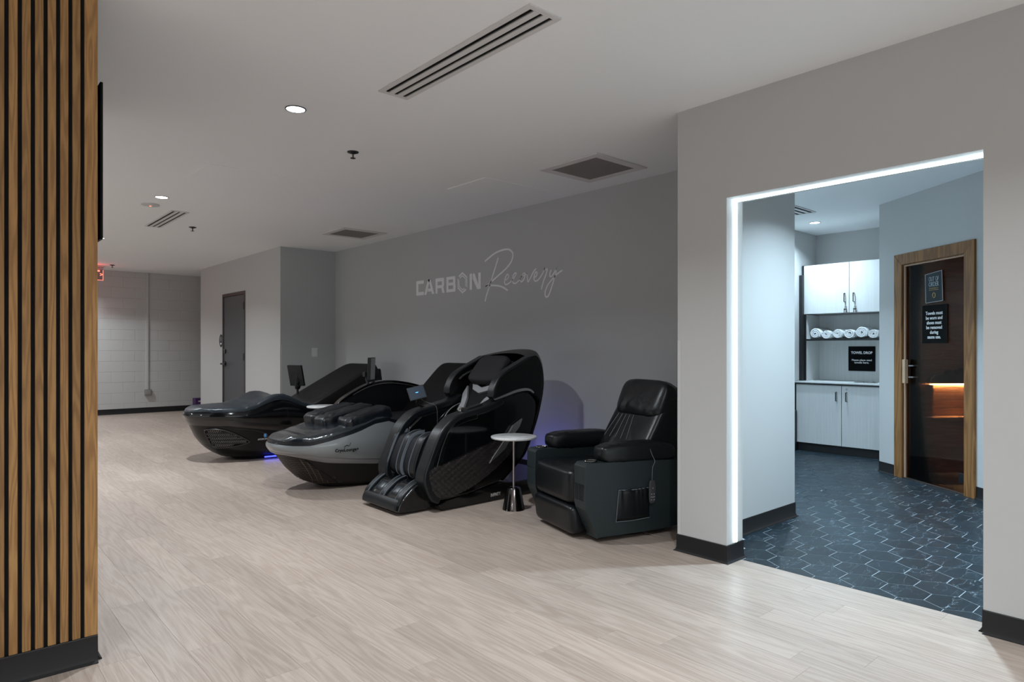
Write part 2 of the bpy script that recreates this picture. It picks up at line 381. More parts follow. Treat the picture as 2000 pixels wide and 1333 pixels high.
# ------------------------------------------------------------------ projection test (to build only pieces the view can show)
def pxof(x, y, z):
    c, s = math.cos(YAW), math.sin(YAW); D = x*s+y*c; l = x*c-y*s
    if D < 0.3: return None
    return 1000+F_PX*l/D, HORIZ-F_PX*(z-CAM_H)/D
def seen(pts, m=30, x0=0, x1=2000, y0=0, y1=1333):
    q = [pxof(*p) for p in pts]; q = [a for a in q if a]
    if not q: return False
    return max(a[0] for a in q) > x0-m and min(a[0] for a in q) < x1+m and max(a[1] for a in q) > y0-m and min(a[1] for a in q) < y1+m

# ================================================================== SETTING
XR = 3.52; XB = 4.66; YD0, YD1 = 0.825, 2.09; ZD = 2.157; THR = 3.655
# ---- main floor: slab with planks (parts)
floor = struct('floor', box(-4.1, THR, -5.1, 14.6, -0.12, -0.004), M['plank'], smooth=False)
fx = new(); add_box(fx, THR, XB+0.02, 2.40, 9.5, -0.12, -0.004); add_box(fx, THR, 6.6, 9.5, 14.6, -0.12, -0.004)
struct('floor', fx, M['plank'], smooth=False)
PW, PL = 0.152, 1.22
pl_mesh = None
cands = []
i0 = int(math.floor(-0.6/PW))
for i in range(i0, int(6.0/PW)+1):
    x0 = i*PW+0.043; x1 = x0+PW
    offs = random.random()*PL
    for j in range(-3, 13):
        y0 = j*PL+offs; y1 = y0+PL
        if y1 < 0.3 or y0 > 14.5: continue
        xm = (x0+x1)/2
        if x0 > THR-0.015:
            if y1 < 2.43 or x0 > 4.64: continue
        if y0 > 9.42 and x0 > 3.80 and y1 < 13.1: continue
        if x1 < 0.50 and y1 < 4.9 and y0 > 3.2: continue
        if not seen([(x0, y0, 0), (x1, y0, 0), (x1, y1, 0), (x0, y1, 0)], m=40, x0=185 if y0 > 3.2 else 0): continue
        D = max(0.4, xm*math.sin(YAW)+(y0+y1)/2*math.cos(YAW))
        cands.append((D, x0, x1, y0, y1))
cands.sort()
def plank_bm(w, l):
    bm = new(); g = 0.0001; c = 0.0005
    a = [(g, g), (w-g, g), (w-g, l-g), (g, l-g)]; b = [(g+c, g+c), (w-g-c, g+c), (w-g-c, l-g-c), (g+c, l-g-c)]
    v0 = [bm.verts.new((x, y, -0.005)) for x, y in a]; v1 = [bm.verts.new((x, y, -0.0009)) for x, y in a]; v2 = [bm.verts.new((x, y, 0)) for x, y in b]
    bm.faces.new(v0[::-1]); bm.faces.new(v2)
    for A, B in ((v0, v1), (v1, v2)):
        for k in range(4): bm.faces.new([A[k], A[(k+1) % 4], B[(k+1) % 4], B[k]])
    return bm
p0 = None; rest = new()
for k, (D, x0, x1, y0, y1) in enumerate(cands):
    l = PL; ys = y0
    if x0 > THR-0.015 and y0 < 2.43: ys = 2.432; l = y1-ys
    if x1 > THR and y1 > 9.42 and y0 < 9.42: l = 9.42-ys
    if x1 < 0.50 and y0 < 3.125 < y1: l = 3.125-ys
    w = min(PW, THR-0.002-x0) if (x0 < THR < x1 and ys < 2.43) else PW
    if x0 < XB < x1: w = XB-x0
    if k < 296:
        if l == PL and w == PW:
            if p0 is None:
                p0 = obj('plank', plank_bm(PW, PL), M['plank'], floor, smooth=False, world=False); o = p0
            else:
                o = p0.copy(); COL.objects.link(o)
        else: o = obj('plank', plank_bm(w, l), M['plank'], floor, smooth=False, world=False)
        o.location = (x0, ys, 0)
    else:
        add_box(rest, x0+0.0008, x0+w-0.0008, ys+0.0008, ys+l-0.0008, -0.005, 0)
if len(rest.verts): obj('planks', rest, M['plank'], floor, smooth=False, kind='stuff')
else: rest.free()
# ---- tiled floor of the corridor
floor2 = struct('floor', box(THR, 9.0, -2.8, 2.40, -0.12, -0.0010), M['grout'], smooth=False)
bm = box(XB+0.02, 9.0, 2.40, 4.1, -0.12, -0.0022)
struct('floor', bm, M['grout'], smooth=False)
struct('trim_1', box(THR-0.002, THR+0.0015, YD0-0.1, YD1+0.1, -0.01, 0.0004), M['base'], smooth=False, label='thin dark strip between wood planks and dark tiles')
HS = 0.12; AF = HS*math.sqrt(3)
hexm = None
def clipx(poly, xmin):
    out = []
    for a, b in zip(poly, poly[1:]+poly[:1]):
        ia, ib = a[0] >= xmin, b[0] >= xmin
        if ia: out.append(a)
        if ia != ib:
            t = (xmin-a[0])/(b[0]-a[0]); out.append((xmin, a[1]+t*(b[1]-a[1])))
    return out
def tile_bm(poly):
    bm = new(); lo = [bm.verts.new((x, y, -0.004)) for x, y in poly]; hi = [bm.verts.new((x, y, 0)) for x, y in poly]
    bm.faces.new(lo[::-1]); bm.faces.new(hi); n = len(poly)
    for k in range(n): bm.faces.new([lo[k], lo[(k+1) % n], hi[(k+1) % n], hi[k]])
    return bm
cnt = 0
for i in range(-2, 28):
    for j in range(-14, 16):
        cx = 3.818+i*HS*1.5; cy = 1.235+j*AF+(AF/2 if i % 2 else 0)
        if cx < THR-0.1 or cx > 8.15 or cy > 3.95 or cy < -0.6: continue
        if not seen([(cx-.1, cy-.1, 0), (cx+.1, cy+.1, 0)], 4, 1438, 1930, 850, 1333): continue
        if cx < 4.9 and cy > 2.45: continue
        if cx < 3.7 and (cy > 2.2 or cy < 0.7): continue
        # behind the angled sauna wall?
        s = (cx-7.35)*0.808-(cy-2.62)*0.589
        if s > 0.16 and cy < 2.62: continue
        hx = [(HS*0.979*math.cos(PI/3*k), HS*0.979*math.sin(PI/3*k)) for k in range(6)]
        cut = clipx(hx, THR+0.003-cx)
        if len(cut) < 3: continue
        cnt += 1
        if len(cut) == 6 and min(p[0] for p in hx) >= THR+0.003-cx:
            if hexm is None: hexm = obj('tile', tile_bm(hx), M['tile'], floor2, smooth=False, world=False); o = hexm
            else: o = hexm.copy(); COL.objects.link(o)
        else: o = obj('tile', tile_bm(cut), M['tile'], floor2, smooth=False, world=False)
        o.location = (cx, cy, 0)
print('tiles', cnt, 'planks', len(cands), flush=True)

# ---- ceiling
struct('ceiling', box(-4.1, 9.0, -5.1, 14.7, CEIL, CEIL+0.12), M['ceil'], smooth=False)

# ---- walls
bm = new()
add_box(bm, XR, XR+0.18, -5.0, YD0, 0, CEIL); add_box(bm, XR, XR+0.18, YD0, YD1, ZD, CEIL)
add_box(bm, XR, XR+0.18, YD1, 2.43, 0, CEIL)
struct('wall_right', bm, M['wall'], smooth=False)
struct('wall_alcove_side', box(XR+0.18, 4.90, 2.34, 2.43, 0, CEIL), M['wall'], smooth=False)
struct('wall_alcove_back', box(XB, 4.90, 2.43, 9.52, 0, CEIL), M['wallgrey'], smooth=False)
struct('wall_alcove_end', add_box(box(3.90, XB, 9.42, 9.52, 0, CEIL), 3.8003, 3.90, 9.4188, 9.4199, 0, CEIL), M['wallgrey'], smooth=False)
DY0, DY1, DZ = 10.84, 11.94, 2.20
bm = new(); add_box(bm, 3.80, 3.90, 9.42, DY0, 0, CEIL); add_box(bm, 3.80, 3.90, DY0, DY1, DZ, CEIL)
add_box(bm, 3.80, 3.90, DY1, 13.2, 0, CEIL); add_box(bm, 3.90, 6.5, 13.1, 13.2, 0, CEIL)
struct('wall_door_side', bm, M['wall'], smooth=False)
struct('wall_west', box(-4.1, -4.0, -5.0, 14.5, 0, CEIL), M['wall'], smooth=False)
struct('wall_south', box(-4.1, 3.7, -5.1, -5.0, 0, CEIL), M['wall'], smooth=False)
struct('wall_east_end', box(6.5, 6.6, 13.1, 14.6, 0, CEIL), M['wall'], smooth=False)
# far wall of painted blocks
wf = struct('wall_far', box(-4.1, 6.6, 14.504, 14.62, 0, CEIL), M['block'], smooth=False)
BL, BH = 0.4064, 0.2032
def block_bm(w, h, d=0.012, j=0.0017, c=0.003):
    bm = new()
    a = [(j, j), (w-j, j), (w-j, h-j), (j, h-j)]; b = [(j+c, j+c), (w-j-c, j+c), (w-j-c, h-j-c), (j+c, h-j-c)]
    v0 = [bm.verts.new((x, d, z)) for x, z in a]; v1 = [bm.verts.new((x, c, z)) for x, z in a]; v2 = [bm.verts.new((x, 0, z)) for x, z in b]
    bm.faces.new(v0); bm.faces.new(v2[::-1])
    for A, B in ((v0, v1), (v1, v2)):
        for k in range(4): bm.faces.new([A[k], B[k], B[(k+1) % 4], A[(k+1) % 4]])
    return bm
b0 = None
for r in range(14):
    h = min(BH, CEIL-r*BH)
    for k in range(-1, 9):
        x0 = 1.55+k*BL+(BL/2 if r % 2 else 0)
        if h < BH-0.01: o = obj('block', block_bm(BL, h), M['block'], wf, smooth=False, world=False)
        elif b0 is None: b0 = obj('block', block_bm(BL, BH), M['block'], wf, smooth=False, world=False); o = b0
        else: o = b0.copy(); COL.objects.link(o)
        o.location = (x0, 14.5, r*BH)
# corridor walls
struct('wall_corridor_left', box(4.90, 9.0, 3.88, 4.0, 0, CEIL), M['wall'], smooth=False)
struct('wall_corridor_back', box(8.72, 8.84, 1.0, 3.88, 0, CEIL), M['wall'], smooth=False)
SL = Vector((7.35, 2.62)); SU = Vector((-0.589, -0.808)).normalized(); SN = Vector((-SU.y, SU.x))  # SN points into the sauna
if SN.x < 0: SN = -SN
DT0, DT1, DTZ = 0.30, 1.22, 2.14    # rough opening of the sauna door along the wall
bm = new()
add_obox(bm, SL, SU, SN, DT0, 0.10, 0, CEIL)
add_obox(bm, SL+SU*DT0, SU, SN, DT1-DT0, 0.10, DTZ, CEIL)
add_obox(bm, SL+SU*DT1, SU, SN, 6.4-DT1, 0.10, 0, CEIL)
struct('wall_sauna_front', bm, M['wall'], smooth=False)
struct('wall_sauna_side', add_obox(new(), SL+SN*0.10, SN, -SU, 1.9, 0.08, 0, CEIL), M['wall'], smooth=False)

# baseboards: coved rubber base
def baseboard(name, a, b, n, mat=None, h=0.105, mitre=0.0):
    a = Vector(a); b = Vector(b); n = Vector(n).normalized(); d = (b-a).normalized()
    prof = [(0, 0), (0.020, 0), (0.020, 0.003), (0.011, 0.010), (0.006, 0.022), (0.005, h-0.003), (0.003, h), (0, h)]
    bm = new()
    A = [bm.verts.new((a.x+n.x*t-d.x*t*mitre, a.y+n.y*t-d.y*t*mitre, z)) for t, z in prof]
    B = [bm.verts.new((b.x+n.x*t+d.x*t*mitre, b.y+n.y*t+d.y*t*mitre, z)) for t, z in prof]
    bm.faces.new(A); bm.faces.new(B[::-1])
    for i in range(len(prof)): bm.faces.new([A[i], B[i], B[(i+1) % len(prof)], A[(i+1) % len(prof)]])
    return struct(name, bm, mat or M['base'], smooth=True, sharp=25)
baseboard('baseboard_right', (XR, -5), (XR, YD0), (-1, 0), mitre=0)
bm = new()
baseboard('baseboard_right', (XR, YD1), (XR, 2.43), (-1, 0), mitre=1)
baseboard('baseboard_jamb', (XR, YD1), (XR+0.18, YD1), (0, -1), mitre=1)
baseboard('baseboard_jamb', (XR+0.005, YD0), (XR+0.18, YD0), (0, 1))
baseboard('baseboard_alcove_side', (XR, 2.43), (XB, 2.43), (0, 1), mitre=0)
baseboard('baseboard_alcove_back', (XB, 2.43), (XB, 9.42), (-1, 0))
baseboard('baseboard_alcove_end', (3.80, 9.42), (XB, 9.42), (0, -1))
baseboard('baseboard_door_side', (3.80, 9.42), (3.80, DY0), (-1, 0), mitre=1)
baseboard('baseboard_door_side', (3.80, DY1), (3.80, 13.2), (-1, 0))
baseboard('baseboard_far', (-4, 14.5), (6.5, 14.5), (0, -1))
baseboard('baseboard_corridor', (XR+0.18, 2.34), (4.90, 2.34), (0, -1), mitre=1)
baseboard('baseboard_corridor_end', (4.90, 2.34), (4.90, 3.88), (1, 0), mitre=0)
baseboard('baseboard_sauna_left', SL, SL+SU*0.255, -SN, mitre=0)
baseboard('baseboard_sauna_right', SL+SU*1.268, SL+SU*4.5, -SN, mitre=0)
# vinyl corner guards
def guard(name, x, y, sx, sy, label, z1=1.32):
    bm = new(); t = 0.002; w = 0.024
    add_box(bm, min(x-sx*t, x+sx*w), max(x-sx*t, x+sx*w), min(y-sy*t, y), max(y-sy*t, y), 0.105, z1)
    add_box(bm, min(x-sx*t, x), max(x-sx*t, x), min(y-sy*t, y+sy*w), max(y-sy*t, y+sy*w), 0.105, z1)
    return tag(obj(name, bm, M['guard'], smooth=False), label, 'corner guard')
guard('corner_guard', XR, 2.43, 1, -1, 'pale vinyl corner guard on the wall corner beside the black recliner')
guard('corner_guard', 3.80, 9.42, 1, 1, 'pale vinyl corner guard on the wall corner near the grey door')

# ---- slatted column at the left edge, black felt behind oak slats
SY = 3.118
wl = struct('wall_left', box(-0.62, 0.500, SY+0.012, 4.9, 0, CEIL), M['felt'], smooth=False)
def slat_bm(w):
    return box(0, w, 0, 0.013, 0, CEIL-0.112)
cs = obj('slat', slat_bm(0.045), M['oak'], wl, smooth=False, bevel=0.0012, segs=1, world=False); cs.location = (0.460, SY, 0.110)
s0 = None
for k in range(24):
    x1 = 0.4462-k*0.0403
    if s0 is None: s0 = obj('slat', slat_bm(0.0268), M['oak'], wl, smooth=False, bevel=0.0012, segs=1, world=False); o = s0
    else: o = s0.copy(); COL.objects.link(o)
    o.location = (x1-0.0268, SY, 0.110)
baseboard('baseboard_left', (-0.62, SY), (0.505, SY), (0, -1), mitre=0, h=0.110)
baseboard('baseboard_left', (0.503, SY+0.015), (0.503, 4.9), (1, 0), mitre=0, h=0.110)

# ---- far grey door
d1 = tag(thing('door_1', None, None, (3.80, (DY0+DY1)/2, 0)), kind='structure')
bm = new(); t = 0.05
add_box(bm, 3.790, 3.90, DY0, DY0+t, 0, DZ); add_box(bm, 3.790, 3.90, DY1-t, DY1, 0, DZ); add_box(bm, 3.790, 3.90, DY0+t, DY1-t, DZ-t, DZ)
obj('frame', bm, M['doorframe'], d1, smooth=False, bevel=0.002)
obj('leaf', box(3.803, 3.85, DY0+t+0.004, DY1-t-0.004, 0.01, DZ-t-0.004), M['doorgrey'], d1, smooth=False, bevel=0.002)
for z in (1.96, 1.13, 0.28):
    obj('hinge', box(3.783, 3.803, DY0+t-0.02, DY0+t+0.035, z-0.06, z+0.06), M['blackmetal'], d1, smooth=False, bevel=0.003)
hy = DY1-t-0.07
lv = obj('lever', add_tube(add_tube(new(), [(3.803, hy, 1.0), (3.745, hy, 1.0)], 0.012), [(3.748, hy+0.06, 1.0), (3.745, hy-0.16, 1.0)], 0.015), M['blackmetal'], d1)
bmx = new(); R3 = Matrix.Rotation(PI/2, 4, 'Y')
rb = lathe([(0.044, -0.006), (0.044, 0.006)], n=20); bmesh.ops.transform(rb, matrix=Matrix.Translation((3.797, hy, 1.0)) @ R3, verts=rb.verts); obj('rose', rb, M['blackmetal'], d1)
rb = lathe([(0.042, -0.008), (0.036, 0.012)], n=20); bmesh.ops.transform(rb, matrix=Matrix.Translation((3.795, hy, 1.215)) @ R3, verts=rb.verts); obj('deadbolt', rb, M['blackmetal'], d1)
rb = lathe([(0.012, -0.004), (0.012, 0.004)], n=16); bmesh.ops.transform(rb, matrix=Matrix.Translation((3.787, hy+0.005, 1.245)) @ R3, verts=rb.verts); obj('lock_button', rb, M['silver'], d1)

# ---- smoked glass sauna door in a timber frame
def S(t, d, z): # along the sauna wall, depth (+ into sauna), height
    p = SL+SU*t+SN*d; return Vector((p.x, p.y, z))
def sbox(bm, t0, t1, d0, d1, z0, z1): return add_obox(bm, SL+SU*t0+SN*d0, SU, SN, t1-t0, d1-d0, z0, z1)
d2 = tag(thing('door_2', None, None, S(0.76, 0, 0)), kind='structure')
for poly in ([(0.257, 0), (0.365, 0), (0.365, 2.085), (0.257, 2.19)], [(1.155, 0), (1.268, 0), (1.268, 2.19), (1.155, 2.085)]):
    bm = new(); A = [bm.verts.new(S(a, -0.022, z)) for a, z in poly]; B = [bm.verts.new(S(a, 0.0, z)) for a, z in poly]
    bm.faces.new(A); bm.faces.new(B[::-1])
    for i in range(4): bm.faces.new([A[i], B[i], B[(i+1) % 4], A[(i+1) % 4]])
    obj('stile', bm, M['doorwood'], d2, smooth=False, bevel=0.002)
bm = new()
P4 = [(0.257, 2.19), (1.268, 2.19), (1.155, 2.085), (0.365, 2.085)]
A = [bm.verts.new(S(a, -0.022, z)) for a, z in P4]; B = [bm.verts.new(S(a, 0.0, z)) for a, z in P4]
bm.faces.new(A); bm.faces.new(B[::-1])
for i in range(4): bm.faces.new([A[i], B[i], B[(i+1) % 4], A[(i+1) % 4]])
obj('head_rail', bm, M['doorwood'], d2, smooth=False, bevel=0.002)
obj('jamb', sbox(sbox(sbox(new(), 0.30, 0.375, 0.0, 0.11, 0, 2.10), 1.145, 1.22, 0.0, 0.11, 0, 2.10), 0.30, 1.22, 0.0, 0.11, 2.075, 2.14), M['doorwood'], d2, smooth=False, bevel=0.002)
obj('weather_strip', sbox(sbox(new(), 0.375, 0.386, 0.002, 0.012, 0.0, 2.078), 0.386, 1.145, 0.002, 0.012, 2.066, 2.076), simple('pale_seal', (0.52, 0.38, 0.30), 0.5), d2, smooth=False)
obj('glass_pane', sbox(new(), 0.392, 1.140, 0.018, 0.026, 0.012, 2.062), M['glass'], d2, smooth=False)
obj('threshold', sbox(new(), 0.36, 1.16, -0.01, 0.10, 0.0, 0.012), M['doorframe'], d2, smooth=False)
hd = obj('pull_handle', sbox(new(), 0.400, 0.440, -0.040, -0.006, 0.93, 1.16), simple('pale_alder', (0.50, 0.34, 0.22), 0.5, var=0.1, bscale=20), d2, smooth=False, bevel=0.004)
obj('inner_handle', sbox(new(), 0.50, 0.545, 0.055, 0.085, 0.93, 1.16), M['cedar'], d2, smooth=False, bevel=0.004)
bm = new()
for z in (0.99, 1.10): add_tube(bm, [S(0.445, -0.006, z), S(0.47, 0.018, z), S(0.515, 0.06, z)], 0.007)
obj('standoff', bm, M['silver'], d2)
obj('hinge', sbox(new(), 1.06, 1.15, 0.008, 0.036, 0.10, 0.18), M['blackmetal'], d2, smooth=False, bevel=0.003)

# ================================================================== SAUNA INTERIOR (seen through the smoked glass)
SW0, SW1, SD = 0.12, 2.1, 1.60
wi = struct('wall_sauna_back', sbox(new(), SW0-0.02, SW1+0.02, SD, SD+0.03, 0, 2.2), M['cedar'], smooth=False)
wi2 = struct('wall_sauna_left', sbox(new(), SW0-0.03, SW0, 0.11, SD, 0, 2.2), M['cedar'], smooth=False)
struct('wall_sauna_right', sbox(new(), SW1, SW1+0.03, 0.11, SD, 0, 2.2), M['cedar'], smooth=False)
struct('ceiling', sbox(new(), SW0, SW1, 0.11, SD, 2.2, 2.23), M['cedar'], smooth=False)
for k in range(15):
    z = 0.02+k*0.142
    obj('panel', sbox(new(), SW0+0.015, SW1, SD-0.014, SD, z, z+0.137), M['cedar'], wi, smooth=False, bevel=0.002, segs=1)
    obj('panel', sbox(new(), SW0, SW0+0.014, 0.12, SD-0.015, z, z+0.137), M['cedar'], wi2, smooth=False, bevel=0.002, segs=1)
area_light('sauna_fill', tuple(S(0.9, 0.8, 2.15)), (0, 0, 0), 0.3, 0.3, 1.0, (1.0, 0.8, 0.6))  # added unseen warm fill that lifts the dark sauna interior
bench = thing('sauna_bench', 'timber sauna bench with lit board backrest behind the smoked glass door', 'bench', S(0.3, 0.9, 0))
for k in range(3):
    obj('seat_slat', sbox(new(), 0.215+k*0.052, 0.262+k*0.052, 0.20, 1.56, 0.565, 0.588), M['cedar'], bench, smooth=False, bevel=0.003)
obj('seat_edge', sbox(new(), 0.370, 0.392, 0.19, 1.56, 0.545, 0.590), M['cedar'], bench, smooth=False, bevel=0.004)
for k in range(2):
    obj('skirt_board', sbox(new(), 0.345, 0.360, 0.24, 1.56, 0.29+k*0.128, 0.413+k*0.128), M['cedar'], bench, smooth=False, bevel=0.002)
for k in range(4):
    obj('board', sbox(new(), 0.185, 0.205, 0.395, 1.56, 0.592+k*0.076, 0.664+k*0.076), M['cedar'], bench, smooth=False, bevel=0.003)
obj('end_post', sbox(new(), 0.185, 0.270, 0.30, 0.385, 0.590, 0.905), M['cedar'], bench, smooth=False, bevel=0.003)
obj('cap_rail', sbox(new(), 0.150, 0.235, 0.39, 1.56, 0.912, 0.928), M['cedar'], bench, smooth=False, bevel=0.004)
obj('light_line', sbox(new(), 0.207, 0.222, 0.395, 1.56, 0.899, 0.911), M['ledwarm'], bench, smooth=False)
heater = thing('sauna_heater', 'dark rounded sauna heater with stones above the light line', 'heater', S(0.2, 0.9, 0.93))
bm = new()
pts = [(0.40, 0.930), (0.41, 0.965), (0.45, 0.995), (0.52, 1.005), (1.5, 1.005), (1.5, 0.930)]
A = [bm.verts.new(S(0.150, a, z)) for a, z in pts]; B = [bm.verts.new(S(0.235, a, z)) for a, z in pts]
bm.faces.new(A); bm.faces.new(B[::-1])
for i in range(6): bm.faces.new([A[i], B[i], B[(i+1) % 6], A[(i+1) % 6]])
obj('casing', bm, M['blackmatte'], heater, smooth=False, bevel=0.006)
obj('rim', add_tube(new(), [S(0.24, 0.375, 0.925), S(0.24, 0.385, 0.965), S(0.24, 0.43, 1.0)], 0.009), M['silver'], heater)
bm = new()
for k in range(22):
    add_se(bm, S(0.190+random.random()*0.02, 0.56+random.random()*0.6, 1.015+random.random()*0.03), (0.035, 0.03, 0.03), 0.8, 0.8, 8, 5, rotz(random.random()*3))
obj('stones', bm, M['stone'], heater, kind='stuff')

# ================================================================== CORRIDOR: CABINETS, TOWELS, SIGNS
YA, YB = 3.868, 2.35     # left (far) and right ends of the cabinet run
XF = 8.10; XU = 8.30
lc = thing('base_cabinet', 'pale wood-grain base cabinet with two doors under the towel shelf', 'cabinet', (8.4, 3.2, 0))
obj('carcass', box(XF+0.022, 8.71, YB, YA-0.02, 0.10, 0.82), M['blackpanel'], lc, smooth=False)
obj('toe_kick', box(XF+0.03, 8.70, YB, YA, 0.0, 0.10), M['blackpanel'], lc, smooth=False)
obj('side_panel', box(XF-0.002, 8.71, YA-0.018, YA, 0.10, 0.83), M['blackpanel'], lc, smooth=True)
M['lam_door'] = M['laminate']
def cab_door(x, y0, y1, z0, z1, parent, hyy, hz0, hz1, lock=None):
    d = obj('door', box(x, x+0.02, y0, y1, z0, z1), M['laminate'], parent, smooth=False, bevel=0.0015)
    bm = new(); add_tube(bm, [(x, hyy, hz0), (x-0.028, hyy, hz0), (x-0.028, hyy, hz1), (x, hyy, hz1)], 0.006, 4)
    obj('handle', bm, M['blackmetal'], d)
    if lock:
        rb = lathe([(0.012, -0.004), (0.011, 0.006)], n=16); bmesh.ops.transform(rb, matrix=Matrix.Translation((x-0.003, lock[0], lock[1])) @ R3, verts=rb.verts)
        obj('lock', rb, M['chrome'], d)
    return d
cab_door(XF, 3.306, YA-0.020, 0.105, 0.825, lc, 3.36, 0.64, 0.745)
cab_door(XF, 2.755, 3.300, 0.105, 0.825, lc, 3.245, 0.64, 0.745, (3.245, 0.785))
ct = thing('countertop', 'thin pale countertop with dark edge and round towel hole', 'countertop', (8.4, 3.2, 0.83))
obj('slab', box(XF-0.015, 8.715, YB, YA, 0.844, 0.858), M['counter'], ct, smooth=False)
obj('edge_band', box(XF-0.016, 8.71, YB, YA+0.001, 0.828, 0.844), M['blackpanel'], ct, smooth=False)
bm = new(); add_tube(bm, [(8.36+0.12*math.cos(a*PI/16), 3.13+0.12*math.sin(a*PI/16), 0.860) for a in range(33)], 0.006, 6)
obj('grommet', bm, M['chrome'], ct)
obj('grommet_shade', lathe([(0.115, 0.8585), (0.115, 0.8595)], (8.36, 3.13, 0), 32), M['holeshade'], ct)  # flat black disc paints the shade inside the hole
# open shelf unit standing on the counter
su = thing('shelf_unit', 'open wood-grain shelf niche between counter and wall cabinets', 'shelf', (8.5, 3.2, 0.860))
obj('back_panel', box(8.695, 8.715, YB, YA-0.04, 0.860, 1.695), M['laminate'], su, smooth=False)
obj('side_panel', box(8.32, 8.69, 3.825, 3.845, 0.860, 1.695), M['laminate'], su, smooth=True)
obj('side_edge', box(8.30, 8.32, 3.822, 3.862, 0.860, 1.695), M['blackpanel'], su, smooth=False, label='black front edge')
sh = obj('shelf_board', box(8.325, 8.695, YB, 3.825, 1.365, 1.385), M['counter'], su, smooth=False)
obj('shelf_edge', box(8.318, 8.325, YB, 3.825, 1.363, 1.386), M['blackpanel'], su, smooth=False, label='black front edge')
uc = thing('wall_cabinet', 'pale wood-grain wall cabinet with two doors above the towels', 'cabinet', (8.5, 3.2, 1.70))
obj('carcass', box(XU+0.022, 8.715, YB, 3.845, 1.705, 2.31), M['laminate'], uc, smooth=False)
obj('side_panel', box(XU, 8.715, 3.846, 3.868, 1.70, 2.315), M['blackpanel'], uc, smooth=True, label='black side panel')
cab_door(XU, 3.299, 3.844, 1.70, 2.31, uc, 3.345, 1.83, 1.935, (3.335, 1.775))
cab_door(XU, 2.75, 3.293, 1.70, 2.31, uc, 3.240, 1.83, 1.935, (3.225, 1.775))
for yy, lab in ((3.335, 'bunch of keys hanging in the lock of the left wall cabinet door'), (3.225, 'bunch of keys hanging in the lock of the right wall cabinet door')):
    k = thing('key_bunch', lab, 'keys', (XU-0.012, yy, 1.775))
    obj('ring', tube([(XU-0.016, yy+0.012*math.cos(a*PI/6), 1.758+0.012*math.sin(a*PI/6)) for a in range(13)], 0.0018, 5), M['chrome'], k)
    for dy, tl in ((-0.008, -0.2), (0.007, 0.15)):
        bm = new(); bx = box(-0.001, 0.001, -0.004, 0.004, -0.05, 0); add_se(bx, (0, 0, -0.008), (0.0015, 0.011, 0.011), 1, 1, 8, 6)
        bmesh.ops.transform(bx, matrix=Matrix.Translation((XU-0.018, yy+dy, 1.748)) @ Matrix.Rotation(tl, 4, 'X'), verts=bx.verts); bm.free()
        obj('key', bx, M['gunmetal'], k)
# tall black filler / dark door edge beside the wall cabinet
tag(obj('tall_dark_door', box(8.24, 8.285, 3.835, 3.878, 0.86, 2.19), M['blackpanel'], smooth=False), 'tall narrow black panel standing against the wall left of the wall cabinet', 'panel')
tag(obj('slim_black_bin', box(8.00, 8.08, 3.83, 3.877, 0.0, 0.50), M['blackmatte'], smooth=False, bevel=0.004), 'slim black bin left of the base cabinet', 'bin')
tag(obj('slim_black_rail', box(8.035, 8.05, 3.862, 3.879, 0.50, 1.69), M['blackmatte'], smooth=False), 'thin black upright rail on the wall left of the base cabinet', 'rail')
# rolled towels
def towel_bm(r, L, turns, ph, sq):
    bm = new(); n = int(turns*20); th = r/(turns+0.6)*0.80
    cen = []
    for k in range(n+1):
        a = 2*PI*turns*k/n; rr = 0.010+(r-th*0.5-0.010)*(k/n)
        cen.append((rr*math.cos(a+ph), rr*math.sin(a+ph)*sq))
    poly_o = []; poly_i = []
    for k, p in enumerate(cen):
        q0 = cen[max(0, k-1)]; q1 = cen[min(n, k+1)]; d = Vector((q1[0]-q0[0], q1[1]-q0[1])).normalized(); nn = Vector((d.y, -d.x))
        h = th*0.5*(1+0.12*math.sin(k*1.3+ph)); poly_o.append((p[0]+nn.x*h, p[1]+nn.y*h)); poly_i.append((p[0]-nn.x*h, p[1]-nn.y*h))
    rings = []
    for j, xx in enumerate((0, 0.006, L-0.006, L)):
        s = 0.6 if j in (0, 3) else 1.0
        rings.append(([bm.verts.new((xx, (o[0]+i_[0])/2+(o[0]-i_[0])/2*s, (o[1]+i_[1])/2+(o[1]-i_[1])/2*s)) for o, i_ in zip(poly_o, poly_i)],
                      [bm.verts.new((xx, (o[0]+i_[0])/2-(o[0]-i_[0])/2*s, (o[1]+i_[1])/2-(o[1]-i_[1])/2*s)) for o, i_ in zip(poly_o, poly_i)]))
    for (o1, i1), (o2, i2) in zip(rings, rings[1:]):
        for k in range(n):
            bm.faces.new([o1[k], o1[k+1], o2[k+1], o2[k]]); bm.faces.new([i1[k], i2[k], i2[k+1], i1[k+1]])
        bm.faces.new([o1[0], o2[0], i2[0], i1[0]]); bm.faces.new([o1[n], i1[n], i2[n], o2[n]])
    for (o1, i1) in (rings[0], rings[-1]):
        for k in range(n): bm.faces.new([o1[k], i1[k], i1[k+1], o1[k+1]])
    return bm
tl = ['leftmost rolled white towel on the open shelf', 'second rolled white towel from the left on the shelf', 'third rolled white towel from the left on the shelf',
      'fourth rolled white towel from the left on the shelf', 'fifth and tallest rolled white towel on the shelf', 'sixth rolled white towel from the left on the shelf',
      'rolled white towel half hidden at the right end of the shelf']
for k, (yy, r) in enumerate(zip((3.722, 3.583, 3.448, 3.308, 3.172, 3.038, 2.915), (0.074, 0.062, 0.064, 0.068, 0.073, 0.062, 0.068))):
    sq = 0.94 if k != 4 else 1.0
    o = obj('rolled_towel', towel_bm(r, 0.33, 2.6+0.3*(k % 3), k*1.1, sq), M['towel'], None, world=False, sharp=60)
    o.location = (8.335, yy, 1.386+r*sq*0.99); tag(o, tl[k], 'towel', 'rolled towels on the shelf')
